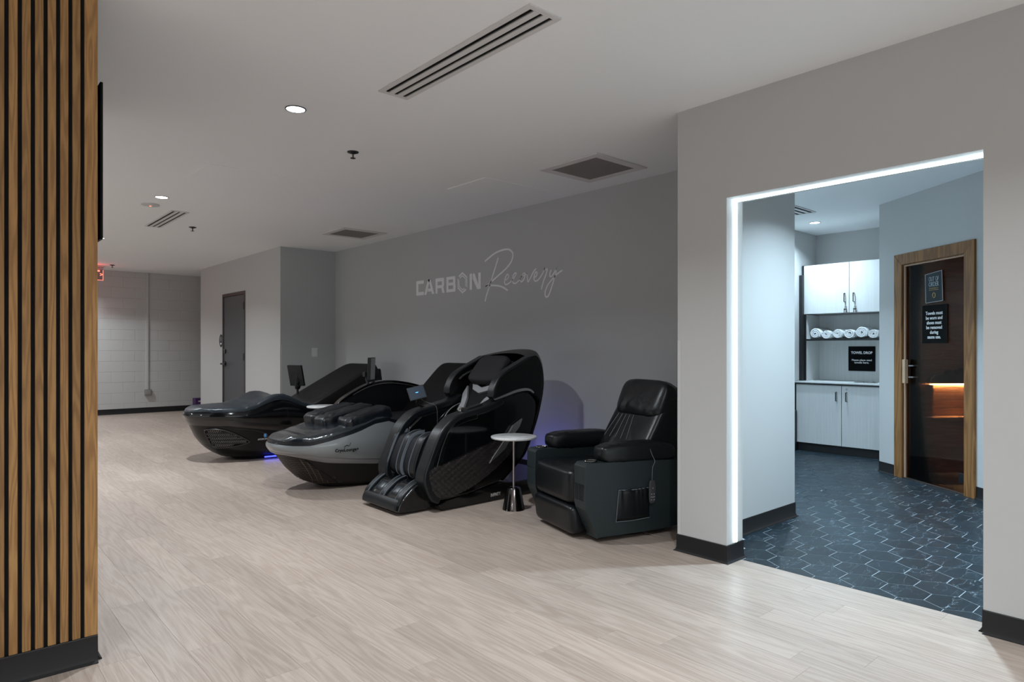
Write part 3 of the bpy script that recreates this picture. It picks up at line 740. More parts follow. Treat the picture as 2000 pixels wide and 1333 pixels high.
# towel drop sign
sg = thing('towel_drop_sign', 'square black sign reading TOWEL DROP on the niche back panel', 'sign', (8.69, 3.30, 1.14))
obj('plate', box(8.686, 8.694, 3.143, 3.458, 0.985, 1.293), M['blackink'], sg, smooth=False)
FX = lambda x, y, z: frame4((x, y, z), (0, -1, 0), (0, 0, 1))
text_mesh('TOWEL DROP', 0.043, FX(8.6855, 3.30, 1.212), 'lettering', M['whiteink'], sg, bold=0.0016, width=0.252)
text_mesh('Please place used\ntowels here.', 0.031, FX(8.6855, 3.30, 1.105), 'lettering', M['whiteink'], sg, bold=0.0009, width=0.236)
# poster and notice on the sauna glass
po = thing('out_of_order_poster', 'creased slate poster reading OUT OF ORDER taped on sauna glass', 'poster', S(0.76, 0.0, 1.83))
SX = (SU.x, SU.y, 0)
bm = new(); PP = [(0.652, 1.955), (0.862, 1.975), (0.874, 1.700), (0.660, 1.690)]
nA = [bm.verts.new(S(a, 0.010, z)) for a, z in PP]; nB = [bm.verts.new(S(a, 0.0125, z)) for a, z in PP]
bm.faces.new(nA); bm.faces.new(nB[::-1])
for i in range(4): bm.faces.new([nA[i], nB[i], nB[(i+1) % 4], nA[(i+1) % 4]])
obj('sheet', bm, M['poster'], po, smooth=False)
bm = new()
for i in range(4): add_tube(bm, [S(PP[i][0], 0.009, PP[i][1]), S(PP[(i+1) % 4][0], 0.009, PP[(i+1) % 4][1])], 0.0028, 4)
obj('pale_edge', bm, simple('pale_tape', (0.4, 0.43, 0.45), 0.4), po)
FS = lambda t, d, z: frame4(S(t, d, z), SX, (0, 0, 1))
text_mesh('OUT OF', 0.060, FS(0.762, 0.008, 1.905), 'lettering', simple('pale_blue_ink', (0.42, 0.50, 0.55), 0.6), po, width=0.125)
text_mesh('ORDER', 0.062, FS(0.762, 0.008, 1.857), 'lettering', bpy.data.materials['pale_blue_ink'], po, width=0.125)
text_mesh('We Apologize for\nthe Inconvenience', 0.016, FS(0.762, 0.008, 1.815), 'lettering', M['goldink'], po)
bm = new(); add_tube(bm, [S(0.765+0.018*math.cos(a*PI/3+PI/6), 0.008, 1.757+0.024*math.sin(a*PI/3+PI/6)) for a in range(7)], 0.0055, 4)
obj('hexagon_emblem', bm, M['goldink'], po)
no = thing('towel_notice', 'black notice with white text about towels and shoes on sauna glass', 'sign', S(0.77, 0.0, 1.48))
obj('plate', sbox(new(), 0.61, 0.925, 0.011, 0.0145, 1.315, 1.668), M['blackink'], no, smooth=False)
text_mesh('Towels must\nbe worn and\nshoes must\nbe removed\nduring\nsauna use.', 0.044, FS(0.764, 0.0095, 1.482), 'lettering', M['whiteink'], no, bold=0.0007, width=0.215)
# corridor ceiling: downlight and slot diffuser
def downlight(x, y, label, col, power, m_em, r=0.063, z=CEIL, group=None):
    t = thing('recessed_downlight', label, 'downlight', (x, y, z), 0, group)
    bm = new(); add_lathe(bm, [(r, 0), (r, -0.004), (r*0.90, -0.005), (r*0.86, 0)], (x, y, z), 32, False, False)
    obj('trim_ring', bm, M['blackmetal'], t)
    obj('diffuser', lathe([(r*0.87, -0.0035), (r*0.87, -0.001)], (x, y, z), 32), m_em, t)
    l = area_light('lamp', (0, 0, -0.012), (0, 0, 0), 0.10, 0.10, power, col, math.radians(140), 'DISK'); l.parent = t
    return t
downlight(7.81, 3.49, 'small round downlight in the corridor ceiling before the cabinets', C_INNER, P_INNER*0.46, M['lampmain'])
downlight(1.69, 3.95, 'nearest round recessed downlight in the main ceiling', C_MAIN, P_MAIN*0.85, M['lampmain'], group='recessed downlights of the main room')
downlight(1.69, 7.12, 'middle recessed downlight beside the smoke alarm', C_MAIN, P_MAIN*0.9, M['lampmain'], group='recessed downlights of the main room')
downlight(1.69, 10.30, 'farthest recessed downlight, half hidden under the television', C_MAIN, P_MAIN*0.75, M['lampmain'], group='recessed downlights of the main room')
def slot_diffuser(x0, x1, y0, y1, slots, label, along='y', fr=0.028):
    t = thing('slot_diffuser', label, 'air vent', ((x0+x1)/2, (y0+y1)/2, CEIL))
    obj('shade_plate', box(x0+0.004, x1-0.004, y0+0.004, y1-0.004, CEIL-0.0015, CEIL-0.0002), M['holeshade'], t, smooth=False)  # black plate paints the shade of the slots, no depth behind
    bm = new(); z0, z1 = CEIL-0.0075, CEIL
    add_box(bm, x0, x0+fr, y0, y1, z0, z1); add_box(bm, x1-fr, x1, y0, y1, z0, z1)
    add_box(bm, x0+fr, x1-fr, y0, y0+fr, z0, z1); add_box(bm, x0+fr, x1-fr, y1-fr, y1, z0, z1)
    obj('frame', bm, M['ventwhite'], t, smooth=False, bevel=0.001, segs=1)
    ix0, ix1, iy0, iy1 = x0+fr, x1-fr, y0+fr, y1-fr
    if along == 'y':
        p = (ix1-ix0)/(2*slots-1)
        for k in range(slots-1): obj('bar', box(ix0+p*(2*k+1)-p*0.1, ix0+p*(2*k+2)+p*0.1, iy0, iy1, z0, CEIL-0.0005), M['ventwhite'], t, smooth=False)
        for k in range(slots): obj('blade', box(ix0+p*(2*k)+p*0.45, ix0+p*(2*k)+p*0.58, iy0, iy1, CEIL-0.006, CEIL-0.002), M['blackmatte'], t, smooth=False)
    else:
        p = (iy1-iy0)/(2*slots-1)
        for k in range(slots-1): obj('bar', box(ix0, ix1, iy0+p*(2*k+1), iy0+p*(2*k+2), z0, CEIL-0.0005), M['ventwhite'], t, smooth=False)
    return t
slot_diffuser(1.925, 2.120, 2.075, 3.355, 3, 'long white slot diffuser with three dark slots, nearest in the ceiling', fr=0.028)
slot_diffuser(1.925, 2.110, 7.72, 8.92, 3, 'far slot diffuser with three dark slots before the exit sign', fr=0.024)
slot_diffuser(6.70, 7.20, 3.20, 3.42, 3, 'small slot vent in the tiled corridor ceiling', along='x', fr=0.02)
def return_grille(x0, x1, y0, y1, label):
    t = thing('return_grille', label, 'air vent', ((x0+x1)/2, (y0+y1)/2, CEIL)); fr = 0.075
    bm = new(); z0, z1 = CEIL-0.010, CEIL
    add_box(bm, x0, x0+fr, y0, y1, z0, z1); add_box(bm, x1-fr, x1, y0, y1, z0, z1)
    add_box(bm, x0+fr, x1-fr, y0, y0+fr, z0, z1); add_box(bm, x0+fr, x1-fr, y1-fr, y1, z0, z1)
    obj('frame', bm, M['ventwhite'], t, smooth=False, bevel=0.003, segs=1)
    obj('shade_plate', box(x0+0.01, x1-0.01, y0+0.01, y1-0.01, CEIL-0.002, CEIL-0.0004), M['holeshade'], t, smooth=False)  # black sheet stands in for the shaded duct above the grid
    bm = new(); n = 34; s = (x1-x0-2*fr)/n
    for k in range(n+1):
        a = x0+fr+k*s; add_box(bm, a-0.0032, a+0.0032, y0+fr, y1-fr, CEIL-0.007, CEIL-0.004)
    s = (y1-y0-2*fr)/n
    for k in range(n+1):
        a = y0+fr+k*s; add_box(bm, x0+fr, x1-fr, a-0.0032, a+0.0032, CEIL-0.0065, CEIL-0.0035)
    obj('grid', bm, M['mesh'], t, smooth=False, kind='stuff')
return_grille(3.775, 4.395, 3.325, 3.960, 'square return air grille nearest the wall corner')
return_grille(3.775, 4.395, 7.43, 8.04, 'square return air grille farther away above the loungers')
def access_panel(x0, x1, y0, y1, label):
    bm = new(); z0 = CEIL-0.006; g = 0.016
    add_box(bm, x0, x1, y0, y1, CEIL-0.0008, CEIL+0.001); add_box(bm, x0+g, x1-g, y0+g, y1-g, z0, CEIL)
    tag(obj('ceiling_access_panel', bm, M['ceil'], smooth=False, bevel=0.0015, segs=1), label, 'access panel')
access_panel(1.64, 2.32, 5.55, 6.22, 'flush white access panel in the open ceiling between downlights')
access_panel(3.58, 4.38, 4.42, 5.02, 'faint flush access panel in the shaded alcove ceiling')
for (x, y, lab) in ((2.385, 4.53, 'nearest dark pendent sprinkler head'), (2.395, 8.64, 'middle pendent sprinkler head beside the far diffuser'), (2.41, 13.5, 'farthest sprinkler head beside the exit sign')):
    t = thing('sprinkler_head', lab, 'sprinkler', (x, y, CEIL), 0, 'ceiling sprinklers')
    obj('escutcheon', lathe([(0.043, 0), (0.041, -0.006), (0.018, -0.014), (0.014, -0.016)][::-1], (x, y, CEIL), 24), M['blackmetal'], t)
    bm = new(); add_tube(bm, [(x, y, CEIL-0.014), (x, y, CEIL-0.045)], 0.007, 8); add_lathe(bm, [(0.004, -0.052), (0.020, -0.050), (0.020, -0.046), (0.004, -0.045)], (x, y, CEIL), 16)
    obj('deflector', bm, M['gunmetal'], t)
t = thing('smoke_alarm_strobe', 'low white ceiling alarm with a red light', 'alarm', (1.69, 7.56, CEIL))
obj('body', lathe([(0.05, -0.016), (0.085, -0.010), (0.088, 0)], (1.69, 7.56, CEIL), 28), M['guard'], t)
obj('red_light', lathe([(0.008, -0.020), (0.012, -0.014)], (1.69, 7.56, CEIL), 12), M['redled'], t)

# LED strip round the opening
ls = thing('led_strip_light', 'bright white light strip set into the sides and top of the doorway', 'light strip', (XR+0.09, 1.46, 0))
xa, xb = XR+0.083, XR+0.096
obj('strip', box(xa, xb, YD1-0.013, YD1-0.0005, 0.112, ZD-0.002), M['ledwhite'], ls, smooth=False)
obj('strip', box(xa, xb, YD0+0.0005, YD0+0.013, 0.112, ZD-0.002), M['ledwhite'], ls, smooth=False)
obj('strip', box(xa, xb, YD0+0.014, YD1-0.014, ZD-0.0135, ZD-0.0005), M['ledwhite'], ls, smooth=False)

# ================================================================== MAIN ROOM SMALL THINGS
# television on the column
tv = thing('wall_television', 'thin black television seen edge-on beside the slatted column', 'television', (0.58, 3.95, 2.10))
obj('cabinet', box(0.572, 0.584, 3.475, 4.70, 1.764, 2.478), M['tvblack'], tv, smooth=False, bevel=0.003)
obj('screen', box(0.584, 0.585, 3.485, 4.69, 1.775, 2.468), M['gloss'], tv, smooth=False)
obj('wall_bracket', box(0.500, 0.572, 3.85, 4.30, 1.95, 2.30), M['blackmetal'], tv, smooth=False)
# exit sign
ex = thing('exit_sign', 'red edge-lit EXIT sign hanging from the far ceiling', 'sign', (2.15, 13.75, CEIL))
obj('canopy', box(1.86, 2.335, 13.70, 13.80, CEIL-0.03, CEIL), M['silver'], ex, smooth=False, bevel=0.003)
obj('mount', box(1.88, 2.31, 13.73, 13.77, CEIL-0.075, CEIL-0.03), M['galv'], ex, smooth=False)
obj('glass_panel', box(1.88, 2.31, 13.745, 13.753, CEIL-0.262, CEIL-0.075), M['signglass'], ex, smooth=False)
EF = lambda x, z: frame4((x, 13.742, z), (1, 0, 0), (0, 0, 1))
text_mesh('EXIT', 0.215, EF(2.088, CEIL-0.170), 'lettering', M['redled'], ex, bold=0.004, width=0.33)
text_mesh('>', 0.085, EF(2.283, CEIL-0.165), 'arrow', M['redled'], ex, bold=0.002)
bm = new()
for a, b in (((1.88, CEIL-0.261), (2.31, CEIL-0.261)), ((2.309, CEIL-0.261), (2.309, CEIL-0.08))): add_tube(bm, [(a[0], 13.742, a[1]), (b[0], 13.742, b[1])], 0.003, 4)
obj('lit_edge', bm, M['redled'], ex)
l = bpy.data.lights.new('sign_glow', 'POINT'); l.energy = 1.2; l.color = (1.0, 0.08, 0.06); l.shadow_soft_size = 0.05
lo = bpy.data.objects.new('sign_glow', l); COL.objects.link(lo); lo.location = (2.12, 13.62, CEIL-0.12)
# conduit and outlet box
cd = thing('surface_conduit', 'painted vertical conduit running down the block wall to an outlet box', 'conduit', (3.19, 14.48, 0.4))
obj('raceway', box(3.160, 3.205, 14.474, 14.50, 0.46, CEIL), M['wall'], cd, smooth=False, bevel=0.004)
obj('outlet_box', box(3.13, 3.25, 14.44, 14.50, 0.35, 0.46), M['galv'], cd, smooth=False, bevel=0.004)
obj('outlet_cover', box(3.145, 3.235, 14.432, 14.44, 0.365, 0.445), M['silver'], cd, smooth=False, bevel=0.003)
# purple box behind
pb = thing('purple_box', 'small dark purple box on the floor far behind the loungers', 'box', (3.98, 13.9, 0))
obj('body', box(3.88, 4.10, 13.80, 14.0, 0, 0.285), M['purple'], pb, smooth=False, bevel=0.004)
obj('pale_band', box(3.93, 4.05, 13.797, 13.80, 0.215, 0.240), M['guard'], pb, smooth=False)
# oval door sign
os_ = thing('oval_room_sign', 'black oval room sign on the wall left of the grey door', 'sign', (3.797, 12.02, 1.40))
rb = lathe([(0.085, -0.004), (0.085, 0.004)], n=28); bmesh.ops.transform(rb, matrix=Matrix.Translation((3.796, 12.02, 1.40)) @ Matrix.Diagonal((1, 1, 1.30, 1)) @ R3, verts=rb.verts); obj('plate', rb, M['blackmetal'], os_)
obj('pictogram', box(3.790, 3.792, 11.985, 12.045, 1.395, 1.465), simple('grey_pictogram', (0.2, 0.2, 0.2), 0.5), os_, smooth=False)
obj('white_strip', box(3.790, 3.792, 11.985, 12.045, 1.335, 1.362), M['whiteink'], os_, smooth=False)
# switch on the alcove end wall
sw = thing('light_switch', 'white rocker switch plate on the shaded end wall of the alcove', 'switch', (4.322, 9.415, 1.207))
obj('plate', box(4.278, 4.366, 9.413, 9.42, 1.143, 1.274), M['white'], sw, smooth=False, bevel=0.002)
obj('rocker', box(4.303, 4.341, 9.409, 9.413, 1.172, 1.244), M['white'], sw, smooth=False, bevel=0.002)

# wall lettering CARBON Recovery on the alcove back wall; plan coords (s = -y, z)
WL = thing('wall_lettering', 'pale lettering CARBON Recovery on the grey alcove wall', 'lettering', (XB, 6.0, 2.0))
def wfn(y, z, d): return (XB-0.0004-d*1.0, y, z)
def letter(name, polys, holes=()):
    bm = new()
    for p in polys: add_plate(bm, p, wfn, 0.003)
    return obj(name, bm, M['letter'], WL, smooth=False)
zb, zt = 1.941, 2.126; h = zt-zb; s_ = 0.042
def rect(y0, y1, z0, z1): return [(y0, z0), (y1, z0), (y1, z1), (y0, z1)]
# y decreases to the right
letter('letter_c', [[(7.154, zb+.008), (7.154, zt-.008), (7.146, zt), (6.984, zt), (6.984, zt-s_), (7.108, zt-s_), (7.108, zb+s_), (6.984, zb+s_), (6.984, zb), (7.146, zb)]])
letter('letter_a', [[(6.972, zb), (6.896, zt), (6.850, zt), (6.868, zt-0.05), (6.924, zb)], [(6.896, zt), (6.836, zt), (6.752, zb), (6.802, zb), (6.818, zb+0.035), (6.90, zb+0.035), (6.888, zb+0.072), (6.832, zb+0.072), (6.862, zt-0.045)]])
letter('letter_r', [rect(6.727, 6.682, zb, zt), [(6.682, zt), (6.558, zt), (6.545, zt-.012), (6.545, zb+.088), (6.556, zb+.072), (6.535, zb), (6.584, zb), (6.604, zb+.062), (6.682, zb+.062), (6.682, zb+.098), (6.592, zb+.098), (6.592, zt-s_), (6.682, zt-s_)]])
letter('letter_b', [rect(6.498, 6.453, zb, zt), [(6.453, zt), (6.325, zt), (6.316, zt-.012), (6.316, zb+.107), (6.324, zb+.098), (6.313, zb+.088), (6.313, zb+.010), (6.322, zb), (6.453, zb), (6.453, zb+.036), (6.362, zb+.036), (6.362, zb+.078), (6.453, zb+.078), (6.453, zb+.112), (6.364, zb+.112), (6.364, zt-.036), (6.453, zt-.036)]])
# O as a broken hexagon emblem of two nested chevrons
oy, oz = 6.177, 2.035
def hexpt(r, k): a = PI/2+k*PI/3; return (oy+r*0.92*math.cos(a), oz+r*1.08*math.sin(a))
def hexband(seq, r0, r1):
    return [hexpt(r1, k) for k in seq]+[hexpt(r0, k) for k in reversed(seq)]
letter('letter_o', [hexband([2.0, 1, 0, -0.8], 0.095, 0.117), hexband([2.0+0.1, 1, 0, -0.75], 0.070, 0.084), hexband([2.25, 3, 4, 5.0-0.05], 0.095, 0.117), hexband([2.45, 3, 4, 5.0-0.1], 0.070, 0.084)])
letter('letter_n', [rect(6.040, 5.994, zb, zt), rect(5.880, 5.834, zb, zt), [(5.984, zt), (5.948, zt-0.0), (5.880, zb+0.052), (5.880, zb-0.0), (5.900, zb), (5.984, zb+0.125)]])
def script(name, paths, w):
    bm = new()
    for p in paths:
        q = smooth_path([(a, b) for a, b in p], 5)
        pl = offset_path(q, w)
        n = len(q); L_ = pl[:n]; R_ = pl[n:][::-1]
        vl = [(bm.verts.new(wfn(a, b, 0)), bm.verts.new(wfn(a, b, 0.003))) for a, b in L_]; vr = [(bm.verts.new(wfn(a, b, 0)), bm.verts.new(wfn(a, b, 0.003))) for a, b in R_]
        for k in range(n-1):
            bm.faces.new([vl[k][1], vl[k+1][1], vr[k+1][1], vr[k][1]]); bm.faces.new([vl[k][0], vl[k][1], vl[k+1][1], vl[k+1][0]]); bm.faces.new([vr[k][0], vr[k+1][0], vr[k+1][1], vr[k][1]])
    return obj(name, bm, M['letter'], WL, smooth=False)
script('script_r', [[(5.763, 2.242), (5.696, 2.272), (5.587, 2.315), (5.466, 2.336), (5.369, 2.335), (5.311, 2.309), (5.286, 2.268), (5.311, 2.199), (5.391, 2.134), (5.511, 2.072), (5.634, 2.013), (5.704, 1.978), (5.752, 1.962), (5.681, 1.967), (5.572, 1.959), (5.466, 1.937), (5.369, 1.891)],
                    [(5.529, 2.26), (5.564, 2.185), (5.618, 2.081), (5.681, 1.957), (5.728, 1.87), (5.757, 1.794)]], 0.0095)
script('script_ecovery', [[(5.406, 2.005), (5.369, 2.022), (5.354, 2.049), (5.376, 2.066), (5.406, 2.034), (5.424, 1.987), (5.406, 1.959), (5.362, 1.963), (5.303, 1.992), (5.246, 2.045), (5.231, 2.063), (5.253, 2.069), (5.282, 2.043), (5.296, 1.997), (5.274, 1.962), (5.231, 1.963), (5.174, 1.997), (5.125, 2.049), (5.097, 2.056), (5.111, 2.03), (5.165, 2.02), (5.167, 1.985), (5.146, 1.968), (5.111, 1.992), (5.090, 2.037), (5.077, 2.046), (5.056, 2.05)],
                    [(5.068, 2.060), (5.060, 2.005), (5.049, 1.959), (5.008, 2.002), (4.960, 2.062), (4.927, 2.087)],
                    [(4.954, 1.998), (4.92, 2.013), (4.914, 2.045), (4.934, 2.051), (4.954, 2.016), (4.957, 1.98), (4.934, 1.958), (4.887, 1.974), (4.834, 2.024), (4.802, 2.072), (4.795, 2.089), (4.808, 2.072), (4.782, 2.065), (4.763, 2.065), (4.782, 2.011), (4.821, 1.942), (4.848, 1.866)],
                    [(4.705, 2.054), (4.724, 2.024), (4.724, 1.993), (4.699, 1.991), (4.667, 2.019), (4.636, 2.057), (4.632, 2.059), (4.648, 2.0), (4.693, 1.896), (4.737, 1.809), (4.769, 1.786), (4.793, 1.804), (4.789, 1.849), (4.744, 1.918), (4.667, 1.975), (4.605, 2.014), (4.549, 2.036)]], 0.0075)

# ================================================================== SIDE TABLES
def side_table(x, y, z, label):
    t = thing('side_table', label, 'side table', (x, y, 0), 0, 'round marble side tables')
    obj('base', lathe([(0.090, 0), (0.090, 0.004), (0.0865, 0.012), (0.056, 0.165), (0.050, 0.172), (0.012, 0.174)], (x, y, 0), 40), M['gunmetal'], t, sharp=40)
    obj('stem', tube([(x, y, 0.17), (x, y, z-0.018)], 0.0085, 14), M['nickel'], t)
    obj('top', lathe([(0.150, z-0.020), (0.176, z-0.017), (0.181, z-0.009), (0.180, z-0.002), (0.177, z)], (x, y, 0), 48), M['whitemarble'], t, sharp=50)
side_table(3.448, 3.905, 0.577, 'round white marble side table between massage chair and recliner')
side_table(3.28, 6.92, 0.628, 'round white marble side table half hidden behind the silver lounger')

# ================================================================== LOUNGER HULLS
class Hull:
    def __init__(s, cy, Wd, xr, Ln, p, nose, flare): s.cy, s.W, s.xr, s.Ln, s.p, s.nose, s.flare = cy, Wd, xr, Ln, p, nose, flare
    def xn(s, z): return interp(s.nose, z)
    def w(s, x, z, off=0.0):
        q = (x-s.xn(z)+off)/s.Ln
        if q <= 0: return 0.0
        q = min(q, 1.0); return s.W*interp(s.flare, z)*max(0.0, 1-(1-q)**s.p)**(1/s.p)+off
    def pt(s, x, z, side=-1, off=0.0): return Vector((x, s.cy+side*s.w(x, z, off), z))
    def plan(s, n1=18, n2=10):
        """params: (kind, value) from rear near side to nose to rear far side"""
        near = [('s', 1-k/n2) for k in range(n2)]+[('n', (k/n1)) for k in range(n1, 0, -1)]
        return [(-1, a) for a in near]+[(0, ('n', 0.0))]+[(1, a) for a in near[::-1]]
    def place(s, par, zf, off=0.0):
        side, (kd, v) = par; z = 0.3
        for _ in range(8):
            xn = s.xn(z)
            if kd == 's': X = s.Ln+v*(s.xr-xn-s.Ln)
            else: X = s.Ln*(1-math.cos(v*PI/2)**(2/s.p))
            x = xn+X; z = zf(x)
        wf_ = s.W*interp(s.flare, z)*(math.sin(v*PI/2)**(2/s.p) if kd == 'n' else 1.0)
        return Vector((x-(off if kd == 'n' and v < 0.5 else 0), s.cy+side*(wf_+(off if side else 0)*(1 if kd == 's' else math.sin(v*PI/2))), z))
    def band(s, zb, zt, nv=4, off=0.0, cap_top=True, cap_bot=True, mid=None):
        bm = new(); P = s.plan(); grid = []
        for j in range(nv+1):
            t = j/nv; o = off+(mid*math.sin(PI*t) if mid else 0)
            grid.append([bm.verts.new(s.place(p, lambda x, t=t: zb(x)+t*(zt(x)-zb(x)), o)) for p in P])
        n = len(P)
        for A, B in zip(grid, grid[1:]):
            for k in range(n-1): bm.faces.new([A[k], A[k+1], B[k+1], B[k]])
            bm.faces.new([A[n-1], A[0], B[0], B[n-1]])
        for c, ok in ((grid[0], cap_bot), (grid[-1], cap_top)):
            if not ok: continue
            for k in range(n//2-1): bm.faces.new([c[k], c[k+1], c[n-2-k], c[n-1-k]])
            m = n//2; bm.faces.new([c[m-1], c[m], c[m+1]])
        return bm
def pad_bm(hull, x0, x1, zf, H, inset, z_at=None, n=40, sag=None, e=0.45, wr=None):
    """soft pad lying on the deck: rings across y at stations along x"""
    bm = new(); rings = []; m = 22
    for k in range(n+1):
        t = k/n; x = x0+(x1-x0)*(t**1.5 if True else t)
        zz = zf(x); w = max(0.004, hull.w(x, zz)-inset)
        ends = min(1.0, max(0.02, (x-x0)/0.10))**0.5*min(1.0, max(0.02, (x1-x)/0.06))**0.5
        ring = []
        for i in range(m+1):
            a = PI*i/m; yy = -w*math.copysign(abs(math.cos(a))**e, math.cos(a)); s = abs(math.sin(a))**e
            h_ = H(x)*ends*s
            if sag: h_ += sag(x, yy/w)*s*ends
            if wr: h_ += wr(x, yy/w)*min(1, s*2)*ends
            ring.append(bm.verts.new((x, hull.cy+yy, zz+0.002+h_)))
        ring.append(bm.verts.new((x, hull.cy+w*0.9, zz-0.004))); ring.append(bm.verts.new((x, hull.cy-w*0.9, zz-0.004)))
        rings.append(ring)
    r = len(rings[0])
    for A, B in zip(rings, rings[1:]):
        for i in range(r): bm.faces.new([A[i], A[(i+1) % r], B[(i+1) % r], B[i]])
    bm.faces.new(rings[0][::-1]); bm.faces.new(rings[-1])
    return bm
def screen(name, parent, c, w, h, yaw, tilt, m_face, t=0.02, rollz=0.0):
    """flat monitor, face towards local -Y"""
    e = box(-w/2, w/2, 0, t, -h/2, h/2)
    f = box(-w/2+0.008, w/2-0.008, -0.0015, 0, -h/2+0.008, h/2-0.008)
    Mx = Matrix.Translation(c) @ Matrix.Rotation(yaw, 4, 'Z') @ Matrix.Rotation(tilt, 4, 'X') @ Matrix.Rotation(rollz, 4, 'Y')
    for b_ in (e, f): bmesh.ops.transform(b_, matrix=Mx, verts=b_.verts)
    o = obj(name, e, M['blackmatte'], parent, smooth=False, bevel=0.004)
    obj('display', f, m_face, o, smooth=False)
    return o, Mx

# ---- black water-massage lounger (far)
H1 = Hull(7.85, 0.43, 4.25, 0.62, 2.2, [(0.0, 2.56), (0.05, 2.46), (0.08, 2.40), (0.165, 2.285), (0.276, 2.20), (0.394, 2.15), (0.49, 2.105), (0.54, 2.10), (0.7, 2.10)],
          [(0, 0.72), (0.06, 0.80), (0.2, 0.92), (0.4, 0.99), (0.5, 1.0), (0.7, 0.99)])
l1 = thing('massage_lounger', 'glossy black massage lounger with slate pad, farthest from the camera', 'lounger', (3.2, 7.85, 0))
zt1 = lambda x: interp([(2.1, .562), (2.37, .565), (2.6, .565), (2.72, .59), (2.83, .635), (2.93, .668), (2.98, .676), (3.05, .672), (3.13, .648), (3.27, .585), (3.40, .55), (4.3, .55)], x)
zm1 = lambda x: interp([(2.1, .492), (2.4, .482), (2.98, .398), (3.3, .37), (4.3, .36)], x)
zl1 = lambda x: interp([(2.1, .425), (2.43, .418), (3.07, .312), (4.3, .25)], x)
zb1 = lambda x: interp([(2.1, .045), (4.3, .045)], x)
obj('upper_shell', H1.band(zm1, zt1, 6, 0.004, mid=0.012), M['gloss2'], l1, sharp=50)
obj('band', H1.band(zl1, zm1, 3, 0.0, mid=0.004), M['taupe'], l1, sharp=50)
obj('lower_hull', H1.band(zb1, zl1, 8, -0.008), M['hull'], l1, sharp=50)
obj('plinth', H1.band(lambda x: 0.0, zb1, 1, -0.06), M['blackmatte'], l1)
hump = lambda x: math.exp(-((x-3.0)/0.28)**2)
obj('pad', pad_bm(H1, 2.112, 3.55, zt1, lambda x: 0.060, 0.010, sag=lambda x, v: 0.050*hump(x)*(abs(v)**2*1.3-0.55), n=110, wr=lambda x, v: 0.007*max(0, abs(v)-0.72)/0.28*noise.noise(Vector((x*38+v*6, v*3, 0)))+0.0015*noise.noise(Vector((x*9, v*4, 3)))), M['vinyl'], l1, sharp=80)
# grille on the near bow
def on_hull(Hh, x, z, off=0.006): return Hh.pt(x, z, -1, off)
gp = [(2.235, .372), (2.33, .385), (2.44, .355), (2.55, .300), (2.64, .245), (2.66, .222), (2.60, .200), (2.50, .180), (2.40, .170), (2.33, .185), (2.28, .26)]
def hull_x(px_, z):  # keep points on the hull (x>=nose)
    return max(px_, H1.xn(z)+0.012)
gpp = smooth_path(gp, 3, True)
bm = add_tube(new(), [on_hull(H1, hull_x(a, b), b, 0.003) for a, b in gpp+gpp[:1]], 0.007, 6)
gr = obj('grille_frame', bm, M['taupe'], l1)
def poly_span(poly, z):
    xs = []
    for a, b in zip(poly, poly[1:]+poly[:1]):
        if (a[1]-z)*(b[1]-z) < 0: xs.append(a[0]+(z-a[1])/(b[1]-a[1])*(b[0]-a[0]))
    return (min(xs), max(xs)) if len(xs) >= 2 else None
for z in (0.335, 0.295, 0.255, 0.215):
    sp = poly_span(gpp, z)
    if sp:
        obj('grille_bar', add_tube(new(), [on_hull(H1, hull_x(sp[0]+(sp[1]-sp[0])*k/10, z), z-0.0*k, 0.004) for k in range(11)], 0.005, 6), M['blackmatte'], gr)
bm = new()
for i in range(26):
    x = 2.24+i*0.017
    for s in (-1, 1):
        pts = []
        for k in range(7):
            z = 0.18+k*0.033; xx = x+s*0.5*(z-0.28)
            sp = poly_span(gpp, z)
            if sp and sp[0] < xx < sp[1]: pts.append(on_hull(H1, hull_x(xx, z), z, -0.002))
        if len(pts) > 1: add_tube(bm, pts, 0.0022, 4)
obj('mesh', bm, M['mesh'], gr, kind='stuff')
bm = new(); sd = [(2.50, .385), (2.70, .352), (2.82, .31), (2.88, .25), (2.88, .15), (2.86, .06)]
obj('panel_seam', add_tube(bm, [on_hull(H1, a, b, -0.006) for a, b in smooth_path(sd, 4)], 0.003, 5), M['taupe'], l1)
def side_text(txt, size, Hh, x, z, name, mat, parent, off, sx=1.0, bold=0.0, width=None):
    a = Hh.pt(x-0.1, z, -1, off); b = Hh.pt(x+0.1, z, -1, off)
    c = Hh.pt(x, z, -1, off); return text_mesh(txt, size, frame4(c, (b-a), (0, 0, 1)), name, mat, parent, bold=bold, sx=sx, width=width)
H1b = H1
side_text('HYDROMASSAGE', 0.028, H1, 2.845, 0.243, 'lettering', M['whiteink'], l1, 0.001, width=0.19)
bm = new(); c = H1.pt(2.83, 0.285, -1, 0.0)
add_se(bm, c, (0.014, 0.004, 0.020), 1, 1, 12, 8); obj('blue_emblem', bm, emit('blue_emblem_glow', (0.08, 0.28, 0.62), 0.2), l1)  # printed emblem brightened by a faint glow of its own
obj('emblem_ring', tube([c+Vector((0.020*math.cos(a*PI/10), -0.003, 0.024*math.sin(a*PI/10))) for a in range(1, 20)], 0.0018, 4), M['stitch'], l1)
obj('under_light', add_tube(new(), [H1.pt(x, 0.05, -1, 0.012)+Vector((0, 0, -0.02)) for x in (2.85, 3.1, 3.4, 3.8, 4.2)], 0.008, 6), M['ledblue'], l1, label='blue light line under the hull')
obj('rim_light', add_tube(new(), [H1.pt(x, zm1(x)-0.006, -1, 0.010) for x in (3.2, 3.4, 3.6, 3.9, 4.2)], 0.003, 6), emit('dim_blue_led', (0.02, 0.03, 0.6), 0.9), l1, label='dim blue light line')
